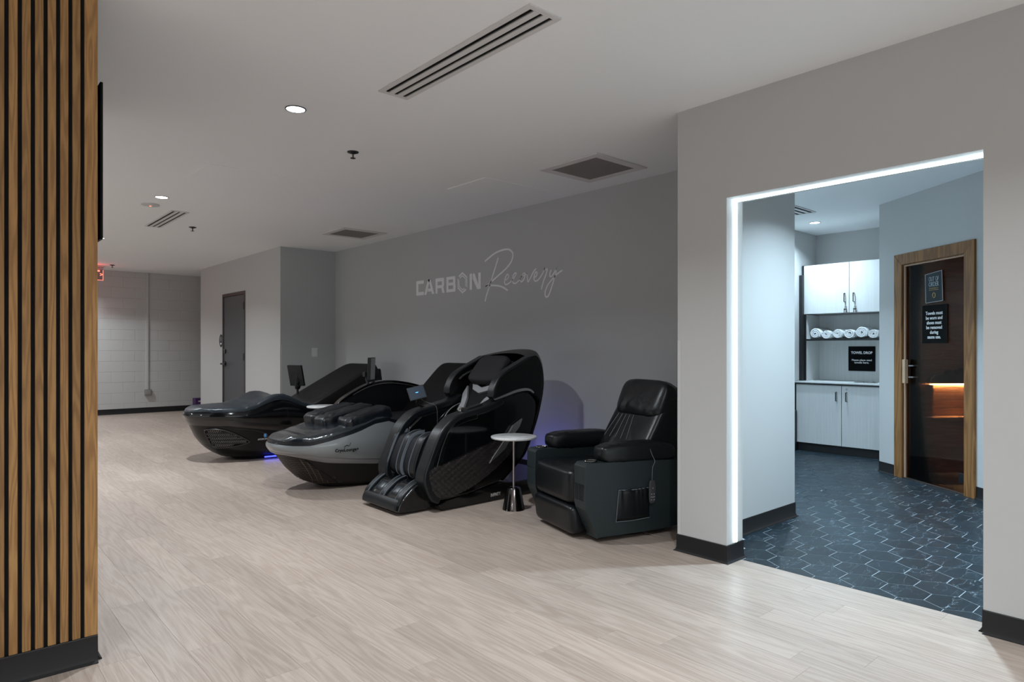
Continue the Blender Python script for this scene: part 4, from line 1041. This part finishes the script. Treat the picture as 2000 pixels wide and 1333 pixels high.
# covered backrest
def slab(p0, p1, t, y0, y1, n=10, crown=0.0, topy=None):
    """inclined padded slab from p0 to p1 in xz, thickness t below"""
    d = Vector((p1[0]-p0[0], p1[1]-p0[1])); L_ = d.length; d.normalize(); ang = math.atan2(d.y, d.x)
    cx, cz = (p0[0]+p1[0])/2, (p0[1]+p1[1])/2; nn = Vector((d.y, -d.x))
    c = (cx+nn.x*t/2, (y0+y1)/2, cz+nn.y*t/2)
    return c, (L_/2, (y1-y0)/2, t/2), roty(-ang)
c, r, R = slab((3.36, 0.60), (4.27, 1.085), 0.17, 7.42, 8.28)
obj('backrest_cover', se(c, r, 0.22, 0.25, 48, 20, R), M['cover'], l1, sharp=80, label='dark brown fabric cover over the raised backrest')
obj('backrest_shell', prism([(3.45, .50), (4.22, .93), (4.33, 1.02), (4.36, .80), (4.30, .5)], 7.46, 8.24), M['hull'], l1, smooth=False, bevel=0.03)
# monitor on a pole
mp = obj('monitor_pole', tube([(3.52, 8.17, 0.52), (3.52, 8.17, 0.78)], 0.014, 10), M['blackmatte'], l1)
sc1, Mx = screen('monitor', l1, (3.50, 8.14, 0.925), 0.215, 0.27, math.radians(118), math.radians(-14), M['screengrey'], 0.03)
obj('monitor_bracket', add_se(tube([(3.52, 8.17, 0.76), (3.50, 8.12, 0.84), (3.49, 8.13, 0.95)], [0.035, 0.03, 0.02], 8), (3.515, 8.15, 0.80), (0.04, 0.04, 0.05), 1, 1, 12, 8), M['blackmatte'], l1)

# ---- silver cold-therapy lounger
H2 = Hull(5.75, 0.425, 4.30, 0.66, 2.2, [(0.0, 2.70), (0.03, 2.62), (0.05, 2.56), (0.10, 2.47), (0.20, 2.37), (0.30, 2.30), (0.36, 2.245), (0.42, 2.225), (0.5, 2.225), (0.8, 2.225)],
          [(0, 0.62), (0.05, 0.72), (0.2, 0.90), (0.33, 0.985), (0.42, 1.0), (0.8, 0.98)])
l2 = thing('cold_therapy_lounger', 'silver and black lounger with clear-covered foot pad, middle of the row', 'lounger', (3.3, 5.75, 0))
zt2 = lambda x: interp([(2.2, .440), (2.33, .428), (2.45, .427), (2.61, .462), (2.86, .522), (2.98, .565), (3.06, .593), (3.12, .602), (3.18, .597), (3.27, .56), (3.4, .51), (4.3, .48)], x)
zm2 = lambda x: interp([(2.2, .370), (2.40, .350), (2.60, .318), (2.83, .285), (3.12, .255), (4.3, .22)], x)
zl2 = lambda x: interp([(2.2, .352), (2.31, .340), (2.40, .317), (2.49, .290), (2.60, .265), (2.83, .240), (3.12, .205), (4.3, .16)], x)
obj('upper_shell', H2.band(zm2, zt2, 6, 0.004, mid=0.010), M['silvershell'], l2, sharp=50)
obj('lower_lip', H2.band(zl2, zm2, 3, 0.0, mid=0.004), M['silverlow'], l2, sharp=50)
obj('keel', H2.band(lambda x: 0.0, zl2, 8, -0.012), M['keel'], l2, sharp=50)
bm = new()
for k in range(13):     # curved ribs on the bow grille
    xs = 2.33+k*0.034; pts = []
    for j in range(11):
        t = j/10; z = 0.335-t*0.28
        x = xs+(0.05+0.20*t)
        if k > 5: x = xs+0.20*t
        if x < H2.xn(z)+0.006: continue
        if z > zl2(x)-0.004: continue
        if x > 2.42+0.36*t+0.02: continue
        pts.append(H2.pt(x, z, -1, -0.009))
    if len(pts) > 1: add_tube(bm, pts, 0.0022, 4)
for k in range(16):
    z = 0.325-k*0.018; pts = []; t = (0.335-z)/0.28
    xa_ = H2.xn(z)+0.004; xb_ = min(2.43+0.36*t, 3.0)
    for j in range(9):
        x = xa_+(xb_-xa_)*(j/8)**1.5
        if z < zl2(x)-0.004: pts.append(H2.pt(x, z, -1, -0.010))
    if len(pts) > 1: add_tube(bm, pts, 0.0016, 4)
obj('bow_grille', bm, simple('bronze_mesh', (0.22, 0.16, 0.12), 0.4, metal=0.5), l2, kind='stuff')
obj('grille_edge', add_tube(new(), [H2.pt(2.43+0.36*t, 0.30-0.27*t, -1, -0.009) for t in [k/10 for k in range(11)]], 0.006, 6), M['hull'], l2)
side_text('CryoLounge+', 0.040, H2, 2.745, 0.374, 'lettering', M['blackink'], l2, 0.013, 1.0, 0.0009, width=0.216)
c = H2.pt(2.745, 0.412, -1, 0.014)
obj('swoosh_emblem', add_tube(new(), [c+Vector((a*0.8, 0, b*0.8)) for a, b in smooth_path([(-0.04, -0.015), (-0.02, 0.0), (0.0, 0.005), (0.012, -0.004), (0.025, 0.0), (0.042, 0.03)], 4)], 0.0022, 4), M['blackink'], l2)
obj('foot_pad', pad_bm(H2, 2.236, 3.30, zt2, lambda x: interp([(2.2, .055), (2.4, .085), (2.7, .085), (3.3, .04)], x), 0.012, n=90, wr=lambda x, v: 0.010*abs(noise.noise(Vector(((x-2.2)*5, v*(2.2+(x-2.2)*2)*2.2, 1))))**0.7*1.0+0.005*noise.noise(Vector((x*22, v*9, 4)))+0.006*max(0, abs(v)-0.8)/0.2*noise.noise(Vector((x*45, v, 0)))), M['plastic'], l2, sharp=80, label='foot pad under a wrinkled clear cover')
obj('pad_skirt', H2.band(lambda x: zt2(x)-0.002, lambda x: zt2(x)+0.034, 3, -0.004), M['wrap'], l2)
def wrap(p0, p1, w, h, y):
    d = Vector((p1[0]-p0[0], p1[1]-p0[1])); ang = math.atan2(d.y, d.x)
    def fn(p):
        q = p.copy(); q.z += 0.004*math.sin(p.x*60+p.y*30)+0.003*math.sin(p.y*110+p.x*20); q.y += 0.004*math.sin(p.x*75)
        k = noise.noise(Vector((p.x*14, p.y*26, p.z*20+y*9)))+0.6*noise.noise(Vector((p.x*34, p.y*50, p.z*40+y*5)))
        q *= 1+0.0; q.z += 0.011*k*(1 if p.z > 0 else 0.5); q.y += 0.007*k; return q
    return se(((p0[0]+p1[0])/2, y, (p0[1]+p1[1])/2), (d.length/2, w, h), 0.40, 0.30, 48, 22, roty(-ang), fn)
for (a, b, y, lab) in (((2.66, .565), (3.16, .665), 5.95, None), ((2.66, .555), (3.20, .670), 5.72, None), ((2.77, .555), (3.24, .665), 5.47, None)):
    obj('leg_wrap', wrap(a, b, 0.108, 0.086, y), M['wrap'], l2, sharp=80)
c, r, R = slab((3.22, 0.60), (3.85, 0.62), 0.16, 5.42, 6.06); obj('seat', se(c, r, 0.3, 0.3, 40, 16, R), M['navyfab'], l2, sharp=80)
c, r, R = slab((3.72, 0.58), (4.28, 1.125), 0.15, 5.42, 6.07); obj('backrest', se(c, r, 0.22, 0.25, 48, 20, R), M['darkfab'], l2, sharp=80)
obj('rear_shell', prism([(3.55, .45), (3.72, .52), (4.33, 1.06), (4.42, .95), (4.42, .30), (4.25, .2), (3.6, .2)], 5.44, 6.06), M['hull'], l2, smooth=False, bevel=0.03)
wg = smooth_path([(3.02, .66), (3.06, .725), (3.20, .81), (3.39, .890), (3.60, .918), (3.83, .893), (4.03, .84), (4.16, .76), (4.25, .60)], 4)
far_wing = obj('side_wing', prism(wg+[(4.25, .45), (3.02, .45)], 6.09, 6.15), M['navyfab'], l2, smooth=False, bevel=0.008, label='black padded side wing on the far side')
obj('wing_rim', prism(offset_path([(a, b+0.004) for a, b in wg], 0.011), 6.075, 6.155), M['gloss'], l2, smooth=False, bevel=0.004)
obj('wing_trim', prism(offset_path([(a, b-0.013) for a, b in wg[8:26]], 0.003), 6.072, 6.076), M['nickel'], l2, smooth=False)
obj('near_arm', prism(smooth_path([(3.30, .50), (3.38, .60), (3.6, .64), (3.95, .66), (4.2, .62)], 4)+[(4.2, .42), (3.3, .42)], 5.335, 5.42), M['navyfab'], l2, smooth=False, bevel=0.02)
sc2, Mx = screen('monitor', l2, (3.455, 6.13, 1.055), 0.20, 0.235, math.radians(47), math.radians(2), M['screengrey'], 0.035)
obj('monitor_arm', add_box(tube([(3.40, 6.12, 0.885), (3.385, 6.14, 0.95), (3.40, 6.15, 1.0)], 0.014, 8), 3.345, 3.40, 6.10, 6.15, 0.975, 1.025), M['blackmatte'], l2)
obj('rim_light', add_tube(new(), [H2.pt(x, zm2(x)-0.004, -1, 0.010) for x in (3.13, 3.4, 3.7, 4.1)], 0.004, 6), emit('blue_rim_led', (0.03, 0.06, 1.0), 2.2), l2, label='blue light line along the lip')

# ================================================================== MASSAGE CHAIR
mc = thing('massage_chair', 'large black massage chair with foot rest and curved hood back', 'massage chair', (3.35, 4.55, 0))
YN, YF = 4.20, 4.90
obj('base_rail', prism([(2.98, 0.0), (2.95, .05), (3.05, .085), (3.60, .15), (3.75, .13), (4.36, .13), (4.36, 0.0)], YN+0.02, YF-0.02), M['gloss'], mc, smooth=False, bevel=0.01)
text_mesh('INFINITY', 0.040, frame4((3.525, YN+0.0185, 0.052), (1, 0, 0.02), (0, 0, 1)), 'lettering', M['whiteink'], mc, width=0.105)
side = smooth_path([(2.945, .075), (2.865, .130), (2.812, .270), (2.855, .400), (2.945, .590), (3.02, .678), (3.10, .732), (3.28, .765), (3.465, .806), (3.56, .845), (3.70, .885), (3.84, .905), (3.93, .885), (4.00, .80), (3.985, .66), (3.91, .46), (3.80, .30), (3.62, .17), (3.45, .13), (3.2, .09)], 3, True)
inner = [(x+(3.40-x)*0.035, z+(0.5-z)*0.035) for x, z in side]
obj('side_panel', prism(inner, YN+0.012, YN+0.11), M['gloss'], mc, smooth=True, bevel=0.006)
obj('side_panel', prism(inner, YF-0.11, YF-0.012), M['gloss'], mc, smooth=True, bevel=0.006)
rail = [(2.955, .085), (2.885, .135), (2.835, .268), (2.878, .395), (2.965, .575), (3.04, .655), (3.12, .707), (3.28, .742), (3.47, .782), (3.60, .835)]
for y0, y1 in ((YN, YN+0.135), (YF-0.135, YF)):
    obj('arm_pad', strap(rail, 0.030, y0, y1, 5), M['leather'], mc, smooth=True, bevel=0.014, segs=3)
obj('gloss_strip', strap([(2.93, .33), (2.975, .46), (3.03, .58), (3.09, .655), (3.16, .69), (3.32, .72)], 0.020, YN-0.001, YN+0.03, 5), M['gloss'], mc, smooth=True, bevel=0.006)
# quilted lower panel: diamond relief
qp = smooth_path([(2.862, .345), (2.845, .265), (2.885, .150), (2.96, .100), (3.13, .115), (3.30, .165), (3.50, .260), (3.66, .37), (3.74, .47), (3.70, .52), (3.52, .505), (3.30, .455), (3.05, .385)], 3, True)
def inside(x, z, poly):
    c = False
    for (x0, z0), (x1, z1) in zip(poly, poly[1:]+poly[:1]):
        if (z0 > z) != (z1 > z) and x < (x1-x0)*(z-z0)/(z1-z0)+x0: c = not c
    return c
bm = new(); g = 0.0085; nx, nz = 112, 56; vv = {}
def qh(x, z):
    a = (x*0.9+z)/0.046; b = (x*0.55-z)/0.046
    return 0.009*min(1, abs(math.sin(PI*a))*2.2)*min(1, abs(math.sin(PI*b))*2.2)
for i in range(nx):
    for j in range(nz):
        x = 2.84+i*g; z = 0.09+j*g
        if all(inside(x+dx, z+dz, qp) for dx in (0, g) for dz in (0, g)):
            f = []
            for (a, b) in ((i, j), (i+1, j), (i+1, j+1), (i, j+1)):
                if (a, b) not in vv: vv[(a, b)] = bm.verts.new((2.84+a*g, YN+0.004-qh(2.84+a*g, 0.09+b*g), 0.09+b*g))
                f.append(vv[(a, b)])
            bm.faces.new(f)
obj('quilted_panel', bm, simple('quilted_leather', (0.024, 0.020, 0.020), 0.42, spec=0.5, bump=0.1), mc, sharp=80)
obj('quilt_border', prism(qp, YN+0.004, YN+0.02), M['hull'], mc, smooth=False, bevel=0.003)
obj('blade_trim', add_prism(new(), [(3.435, .325), (3.47, .372), (3.60, .505), (3.69, .615), (3.80, .668), (3.765, .60), (3.66, .50), (3.60, .425), (3.52, .375)], YN-0.014, YN+0.006), M['silver'], mc, smooth=False, bevel=0.001, label='silver blade-shaped trim')
obj('hood_trim', strap([(3.50, .845), (3.62, .875), (3.74, .905), (3.84, .915), (3.90, .905), (3.94, .88)], [0.006+0.005*math.sin(PI*k/25) for k in range(26)], YN-0.006, YN+0.02, 5), M['silver'], mc, smooth=False, label='curved silver trim line')
# hood wings
wing = smooth_path([(3.485, .845), (3.498, .92), (3.545, 1.005), (3.615, 1.062), (3.75, 1.125), (3.90, 1.195), (3.99, 1.185), (4.045, 1.10), (4.06, .95), (4.03, .80), (3.93, .87), (3.84, .885), (3.70, .865), (3.56, .825)], 3, True)
for y0, y1 in ((YN+0.002, YN+0.075), (YF-0.075, YF-0.002)):
    obj('hood_wing', prism(wing, y0, y1), M['hull'], mc, smooth=True, bevel=0.02, segs=3)
for y0, y1 in ((YN-0.002, YN+0.08), (YF-0.08, YF+0.002)):
    obj('wing_piping', strap([(3.487, .86), (3.498, .92), (3.545, 1.003), (3.615, 1.06), (3.75, 1.122), (3.90, 1.19)], 0.013, y0, y1, 5), M['leather'], mc, smooth=True, bevel=0.008)
obj('inner_trim', strap([(3.60, .99), (3.66, 1.03), (3.80, 1.085), (3.90, 1.12)], 0.006, YF-0.085, YF-0.074, 5), M['silver'], mc, smooth=False)
# back shell, curved across
bm = new(); rings = []
prof_o = smooth_path([(3.90, 1.195), (3.985, 1.20), (4.045, 1.11), (4.065, .95), (4.03, .77), (3.97, .60), (3.87, .39), (3.78, .30), (3.62, .18)], 4)
prof_i = list(prof_o)
for j in range(13):
    t = -1+2*j/12; b_ = (1-abs(t)**2.4); y = (YN+YF)/2+t*(YF-YN)/2*0.99
    prof = [(x+0.17*b_*min(1, max(0, (z-0.1))/0.5), z+0.055*b_*max(0, (z-0.9)/0.3)) for x, z in prof_o]+[(x-0.03+0.10*b_*min(1, max(0, (z-0.1))/0.5), z-0.02+0.05*b_*max(0, (z-0.9)/0.3)) for x, z in prof_i[::-1]]
    rings.append([bm.verts.new((x, y, z)) for x, z in prof])
n = len(rings[0])
for A, B in zip(rings, rings[1:]):
    for k in range(n): bm.faces.new([A[k], A[(k+1) % n], B[(k+1) % n], B[k]])
bm.faces.new(rings[0][::-1]); bm.faces.new(rings[-1])
obj('back_shell', bm, M['hull'], mc, sharp=40)
# seat, backrest, pillow
c, r, R = slab((3.00, 0.49), (3.60, 0.44), 0.16, YN+0.13, YF-0.13); obj('seat', se(c, r, 0.3, 0.35, 36, 16, R), M['leather'], mc, sharp=80)
c, r, R = slab((3.33, 0.50), (3.86, 1.17), 0.16, YN+0.10, YF-0.10); obj('backrest', se(c, r, 0.22, 0.25, 40, 16, R), M['darkfab'], mc, sharp=80)
c, r, R = slab((3.63, 0.965), (3.83, 1.19), 0.10, YN+0.15, YF-0.15); obj('head_pillow', se((c[0]-0.035, c[1], c[2]+0.03), r, 0.45, 0.4, 36, 16, R), simple('plum_black_fabric', (0.008, 0.006, 0.009), 0.8, bump=0.1), mc, sharp=80)
bd = Vector((0.53, 0.67)).normalized(); bn = Vector((-bd.y, bd.x))
def backpt(s, v, d): # s along backrest from (3.42,.44), v = across from centre, d proud
    return (3.33+bd.x*s+bn.x*d, 4.55+v, 0.50+bd.y*s+bn.y*d)
def chevron(name, pts, t=0.012):
    bm = new(); A = [bm.verts.new(backpt(s-0.02, v, 0.020)) for v, s in pts]; B = [bm.verts.new(backpt(s-0.02, v, -0.03)) for v, s in pts]
    bm.faces.new(A); bm.faces.new(B[::-1]); n = len(pts)
    for i in range(n): bm.faces.new([A[i], B[i], B[(i+1) % n], A[(i+1) % n]])
    obj(name, bm, M['lightgrey'], mc, smooth=False, bevel=0.003, label='pale grey inlay on the backrest')
chevron('backrest_inlay', [(0.20, .70), (0.17, .60), (0.11, .52), (0.0, .485), (-0.11, .52), (-0.17, .60), (-0.20, .70), (-0.165, .70), (-0.135, .625), (-0.09, .575), (0.0, .545), (0.09, .575), (0.135, .625), (0.165, .70)])
chevron('backrest_inlay', [(0.215, .56), (0.12, .43), (0.085, .33), (0.125, .28), (0.16, .30), (0.16, .37), (0.215, .47)])
chevron('backrest_inlay', [(-0.215, .56), (-0.12, .43), (-0.085, .33), (-0.125, .28), (-0.16, .30), (-0.16, .37), (-0.215, .47)])
obj('seat_arc', tube(smooth_path([(3.03, 4.76, .50), (3.06, 4.66, .535), (3.08, 4.55, .545), (3.06, 4.44, .535)], 5), 0.0045, 6), M['silver'], mc)
obj('lumbar_arc', tube(smooth_path([(3.30, 4.66, .54), (3.36, 4.72, .66), (3.45, 4.74, .74), (3.55, 4.74, .78)], 5), 0.005, 6), M['silver'], mc)
obj('side_arc', tube([(3.46, 4.33, .79), (3.50, 4.33, .825)], 0.004, 6), M['silver'], mc)
# inner arm consoles
for y0, y1 in ((YN+0.10, YN+0.155), (YF-0.155, YF-0.10)):
    obj('arm_console', prism([(3.00, .45), (3.02, .60), (3.14, .69), (3.50, .76), (3.60, .70), (3.55, .45)], y0, y1), M['gloss'], mc, smooth=False, bevel=0.012)
kb = obj('control_knob', add_lathe(lathe([(0.010, 0), (0.010, 0.02)], (3.22, YN+0.10, 0.755), 12), [(0.022, 0.02), (0.024, 0.028), (0.018, 0.036)], (3.22, YN+0.10, 0.755), 20), M['chrome'], mc)
obj('control_panel', prism([(3.26, .765), (3.42, .80), (3.42, .812), (3.26, .777)], YN+0.06, YN+0.12), M['blackmatte'], mc, smooth=False)
# tablet on a bent arm from the far arm rest
tb, Mt = screen('tablet', mc, (3.13, YF-0.10, 0.888), 0.150, 0.125, math.radians(-28), math.radians(-28), M['screenblue'], 0.012, math.radians(-14))
bm = new()
for q in ([(-0.016, 0.001), (-0.002, 0.004), (0.016, 0.003), (0.002, -0.003)],): 
    A = [bm.verts.new(Mt @ Vector((a, -0.002, b_))) for a, b_ in q]; B = [bm.verts.new(Mt @ Vector((a, -0.001, b_))) for a, b_ in q]
    bm.faces.new(A); bm.faces.new(B[::-1])
    for i in range(4): bm.faces.new([A[i], B[i], B[(i+1) % 4], A[(i+1) % 4]])
obj('lit_logo', bm, M['glowblue'], tb, smooth=False)
obj('tablet_arm', tube(smooth_path([(3.14, YF-0.09, 0.84), (3.15, YF-0.07, 0.79), (3.22, YF-0.06, 0.76), (3.30, YF-0.06, 0.755)], 5), 0.008, 8), M['blackmatte'], mc)
obj('tablet_cable', tube(smooth_path([(3.16, YF-0.09, 0.84), (3.24, YF-0.08, 0.80), (3.30, YF-0.13, 0.77), (3.30, YF-0.16, 0.70), (3.29, YF-0.17, 0.55)], 5), 0.0025, 5), M['nickel'], mc)
obj('cable_clip', add_box(new(), 3.16, 3.20, YF-0.10, YF-0.06, 0.722, 0.735), M['lightgrey'], mc, smooth=False, bevel=0.004)
# calf unit
calf = smooth_path([(2.90, .235), (2.84, .275), (2.845, .37), (2.915, .525), (2.975, .575), (3.07, .58), (3.12, .53), (3.08, .30), (3.0, .22)], 3, True)
cu = obj('calf_rest', prism([(x+(2.99-x)*0.14, z+(0.4-z)*0.10) for x, z in calf], YN+0.14, YF-0.10), M['navyfab'], mc, smooth=True, bevel=0.02, label='calf rest')
cpath = [(2.905, .240), (2.852, .285), (2.860, .375), (2.925, .520), (2.985, .562), (3.06, .570)]
for y0, y1, hf in ((YF-0.125, YF-0.085, 0.026), (4.575, 4.635, 0.026), (4.372, 4.452, 0.026)):
    rdg = obj('calf_bolster', strap(cpath, hf, y0, y1, 5), M['leather'], cu, smooth=True, bevel=0.014, segs=3)
for y in (4.637, 4.572, 4.453, 4.768):
    obj('stitching', strap([(a-0.001, b) for a, b in cpath], 0.0265, y-0.0012, y+0.0012, 5), M['stitch'], cu, smooth=False)
for y0, y1 in ((4.645, 4.765), (4.462, 4.565)):
    obj('calf_pad', strap([(2.905, .250), (2.868, .29), (2.875, .375), (2.935, .505), (2.99, .545)], 0.024, y0, y1, 5), M['navyfab'], cu, smooth=True, bevel=0.02, segs=3)
obj('calf_side', prism([(2.93, .16), (2.88, .24), (2.965, .50), (2.99, .50), (3.02, .18)], YN+0.135, YN+0.155), M['gloss'], mc, smooth=False, bevel=0.004)
# foot unit
fsec = smooth_path([(2.665, .022), (2.640, .055), (2.665, .105), (2.735, .165), (2.80, .212), (2.90, .232), (3.00, .21), (3.04, .10), (3.02, .022)], 3, True)
ft = obj('foot_rest', prism(fsec, 4.30, 4.85), M['gloss'], mc, smooth=True, bevel=0.02, segs=3, label='foot rest')
fpath = [(2.655, .062), (2.685, .120), (2.745, .172), (2.81, .212), (2.88, .228)]
for y0, y1 in ((4.785, 4.845), (4.545, 4.605), (4.310, 4.375)):
    obj('foot_bolster', strap(fpath, 0.024, y0, y1, 5), M['leather'], ft, smooth=True, bevel=0.014, segs=3)
for y in (4.788, 4.602, 4.548, 4.372):
    obj('stitching', strap(fpath, 0.0248, y-0.0014, y+0.0014, 5), M['stitch'], ft, smooth=False)
obj('foot_rim', strap([(2.640, .035), (2.645, .075), (2.675, .110)], 0.020, 4.32, 4.83, 4), M['leather'], ft, smooth=True, bevel=0.012)
for y0, y1 in ((4.612, 4.778), (4.382, 4.538)):
    obj('foot_well', strap([(2.705, .118), (2.745, .150), (2.81, .192), (2.88, .208)], 0.016, y0, y1, 4), M['navyfab'], ft, smooth=False, bevel=0.006)
    obj('heel_pad', se((2.74, (y0+y1)/2, 0.155), (0.05, 0.055, 0.022), 0.7, 0.6, 20, 10, roty(-0.65)), M['vinyl'], ft)
# blue rear light of the chair
obj('rear_light', box(4.362, 4.374, YN+0.25, YF-0.02, 0.09, 0.11), emit('blue_led_rear', (0.12, 0.12, 1.0), 26.0), mc, smooth=False, label='blue light behind the chair')
tag(obj('power_cable', tube(smooth_path([(4.05, 4.12, 0.16), (4.02, 4.08, 0.09), (4.10, 4.02, 0.10), (4.25, 3.98, 0.14), (4.45, 4.0, 0.10), (4.63, 4.02, 0.28)], 6), 0.005, 6), M['blackmatte']), 'black power cable behind the massage chair', 'cable')

# ================================================================== RECLINER (local frame: x back, y far side)
RA = math.radians(-16)
rc = thing('recliner', 'black leather recliner with cup holders beside the wall corner', 'recliner', (3.15, 2.876, 0), RA)
def ro(name, bm, mat, parent=None, **k): return obj(name, bm, mat, parent or rc, world=False, **k)
def arm_side(y0, y1):
    return prism(smooth_path([(0.012, .512), (0.0, .50), (0.0, .40), (0.0, .26), (0.025, .19), (0.095, .045), (0.12, .038), (0.45, .036), (0.74, .048), (0.86, .10), (0.93, .22), (0.93, .36), (0.86, .45), (0.74, .50), (0.45, .515), (0.17, .522), (0.03, .524)], 2, True), y0, y1)
ro('side_body', arm_side(0.0, 0.135), M['litleather'], smooth=False, bevel=0.016, segs=3)
ro('side_body', arm_side(0.695, 0.83), M['litleather'], smooth=False, bevel=0.016, segs=3)
def armpad(y):
    def fn(p):
        q = p.copy(); q.z += 0.009*noise.noise(Vector((p.x*26, p.y*14, 5)))*max(0, -p.x/0.3)+0.0015*math.sin(p.x*130+p.y*40)
        q.z -= 0.14*max(0, p.x-0.08)**2*3
        return q
    return se((0.44, y, 0.572), (0.305, 0.085, 0.066), 0.5, 0.42, 48, 20, None, fn)
ro('arm_pad', armpad(0.070), M['leatherr'], sharp=80); ro('arm_pad', armpad(0.760), M['leatherr'], sharp=80)
for y in (0.068, 0.762):
    bm = new(); add_tube(bm, [(0.085+0.040*math.cos(a*PI/12), y+0.040*math.sin(a*PI/12), 0.529) for a in range(25)], 0.005, 6); cup = ro('cup_holder', bm, M['gunmetal'])
    o = obj('cup_shade', lathe([(0.038, 0.5245), (0.038, 0.5285)], (0.085, y, 0), 24), M['holeshade'], cup, world=False)  # flat black disc in place of the shade down the cup holder
def seatfn(p):
    q = p.copy(); v = abs(((p.y+0.272)/0.181) % 1-0.5)*2
    q *= 1.0; q.x -= 0.0; q.z -= 0.006*(v**14); q.x += 0.006*(v**14)*(1 if p.x < 0 else 0); return q
ro('seat', se((0.27, 0.415, 0.345), (0.30, 0.282, 0.125), 0.32, 0.28, 96, 24, None, seatfn), M['leatherr'], sharp=80)
ro('foot_panel', se((0.115, 0.415, 0.135), (0.135, 0.280, 0.105), 0.35, 0.2, 96, 24, roty(math.radians(-6)), seatfn), M['leatherr'], sharp=80, label='folded foot rest panel')
ro('under_body', box(0.14, 0.86, 0.10, 0.73, 0.04, 0.30), M['blackmatte'], smooth=False, bevel=0.01)
a = math.atan2(0.50, 0.30)
def backfn(p):
    q = p.copy(); k = max(0, -p.x/0.35); q.y *= 1.0-0.10*max(0, p.x/0.33)**2; q.z += 0.004*math.sin(p.y*60)*k; return q
ro('backrest', se((0.745, 0.415, 0.70), (0.345, 0.290, 0.105), 0.35, 0.35, 56, 22, roty(-a), backfn), M['leatherr'], sharp=80)
ro('back_shell', prism([(0.66, .10), (0.60, .45), (0.80, .78), (0.93, .985), (0.99, .96), (1.0, .6), (0.95, .12)], 0.13, 0.70), M['leatherr'], smooth=False, bevel=0.03)
def pillfn(p):
    q = p.copy(); q.z += 0.006*noise.noise(Vector((p.x*7, p.y*22, 2)))*(1.2 if p.x < 0 else 0.5); q.z += 0.003*math.sin(p.y*50+p.x*12)*(1 if p.x < 0 else 0.4); return q
ro('head_pillow', se((0.775, 0.405, 0.885), (0.150, 0.275, 0.078), 0.5, 0.42, 56, 22, roty(-a-0.12), pillfn), M['leatherr'], sharp=80)
bm = new()
for k, y in enumerate((0.27, 0.34, 0.41, 0.48, 0.55)):
    pts = []
    for s in range(7):
        t = s/6; bx = 0.585+0.10*t; bz = 0.575+0.165*t
        pts.append((bx-0.078, y+(y-0.41)*0.35*(-t), bz+0.045))
    add_tube(bm, pts, 0.0016, 4)
ro('back_stitching', bm, M['stitch'])
# side pocket with gathered top
bm = new(); rings = []
for j in range(9):
    v = j/8; row = []
    for i in range(33):
        u = i/32; x = 0.235+0.27*u+0.02*(v)*(1-u); z = 0.128+0.205*v
        g_ = 0.010*math.sin(u*PI)**0.5*(0.4+0.6*v)+0.0035*math.sin(u*31+2.5*math.sin(u*9)+v*4)*v**2.2
        row.append(bm.verts.new((x, -0.002-max(0, g_), z)))
    rings.append(row)
for A, B in zip(rings, rings[1:]):
    for i in range(32): bm.faces.new([A[i], A[i+1], B[i+1], B[i]])
pk = ro('side_pocket', bm, M['leatherr'], sharp=80)
pk.modifiers.new('solid', 'SOLIDIFY').thickness = 0.004
bm = new(); add_tube(bm, [(0.235, -0.006, 0.128), (0.36, -0.014, 0.126), (0.505, -0.006, 0.130)], 0.002, 4); add_tube(bm, [(0.258, -0.004, 0.333), (0.38, -0.013, 0.329), (0.505, -0.004, 0.331)], 0.003, 5); add_tube(bm, [(0.235, -0.005, 0.128), (0.258, -0.005, 0.335)], 0.002, 4)
obj('pocket_piping', bm, M['stitch'], pk, world=False)
bm = new(); add_tube(bm, [(-0.003, 0.0, 0.385), (-0.004, 0.13, 0.385)], 0.0016, 4); add_tube(bm, [(-0.003, 0.70, 0.385), (-0.004, 0.83, 0.385)], 0.0016, 4)
for y in (0.02, 0.035, 0.05, 0.065, 0.085, 0.10, 0.115): add_tube(bm, [(-0.003, y, 0.38), (-0.003, y+0.003, 0.33), (-0.002, y, 0.28)], 0.002, 4)
ro('front_pleats', bm, M['leatherr'])
bm = new(); add_tube(bm, [(0.45+0.30*math.cos(k*PI/24), 0.415+0.33*math.sin(k*PI/24), 0.012) for k in range(49)], 0.011, 8)
ro('swivel_ring', bm, M['gunmetal'])
ro('swivel_post', box(0.40, 0.50, 0.36, 0.46, 0.005, 0.06), M['blackmetal'], smooth=False)
# remote hanging on its cord
rot = Matrix.Rotation(RA, 4, 'Z'); TR = Matrix.Translation((3.15, 2.876, 0)) @ rot
rp = TR @ Vector((0.512, -0.014, 0.305))
rm = thing('remote_control', 'dark hand remote hanging on a thin cord from the recliner arm', 'remote control', tuple(rp), RA)
def rl(bm): bmesh.ops.translate(bm, verts=bm.verts, vec=(-0.53, 0.014, -0.30)); return bm
obj('body', rl(se((0.533, -0.020, 0.300), (0.027, 0.009, 0.078), 0.5, 0.6, 24, 16)), simple('remote_plastic', (0.05, 0.05, 0.055), 0.45), rm, world=False)
for (dx, dz) in ((-0.010, -0.015), (0.010, -0.015), (-0.012, -0.034), (0.0, -0.036), (0.012, -0.034), (-0.010, -0.054), (0.010, -0.054), (0.0, 0.025)):
    obj('button', rl(se((0.533+dx, -0.0285, 0.300+dz), (0.0052, 0.002, 0.0045), 0.8, 0.8, 10, 6)), M['lightgrey'], rm, world=False)
obj('cord', rl(tube(smooth_path([(0.50, 0.03, 0.625), (0.515, -0.008, 0.600), (0.535, -0.018, 0.545), (0.555, -0.020, 0.50), (0.540, -0.016, 0.46), (0.533, -0.018, 0.375)], 5), 0.0022, 6)), M['stitch'], rm, world=False)
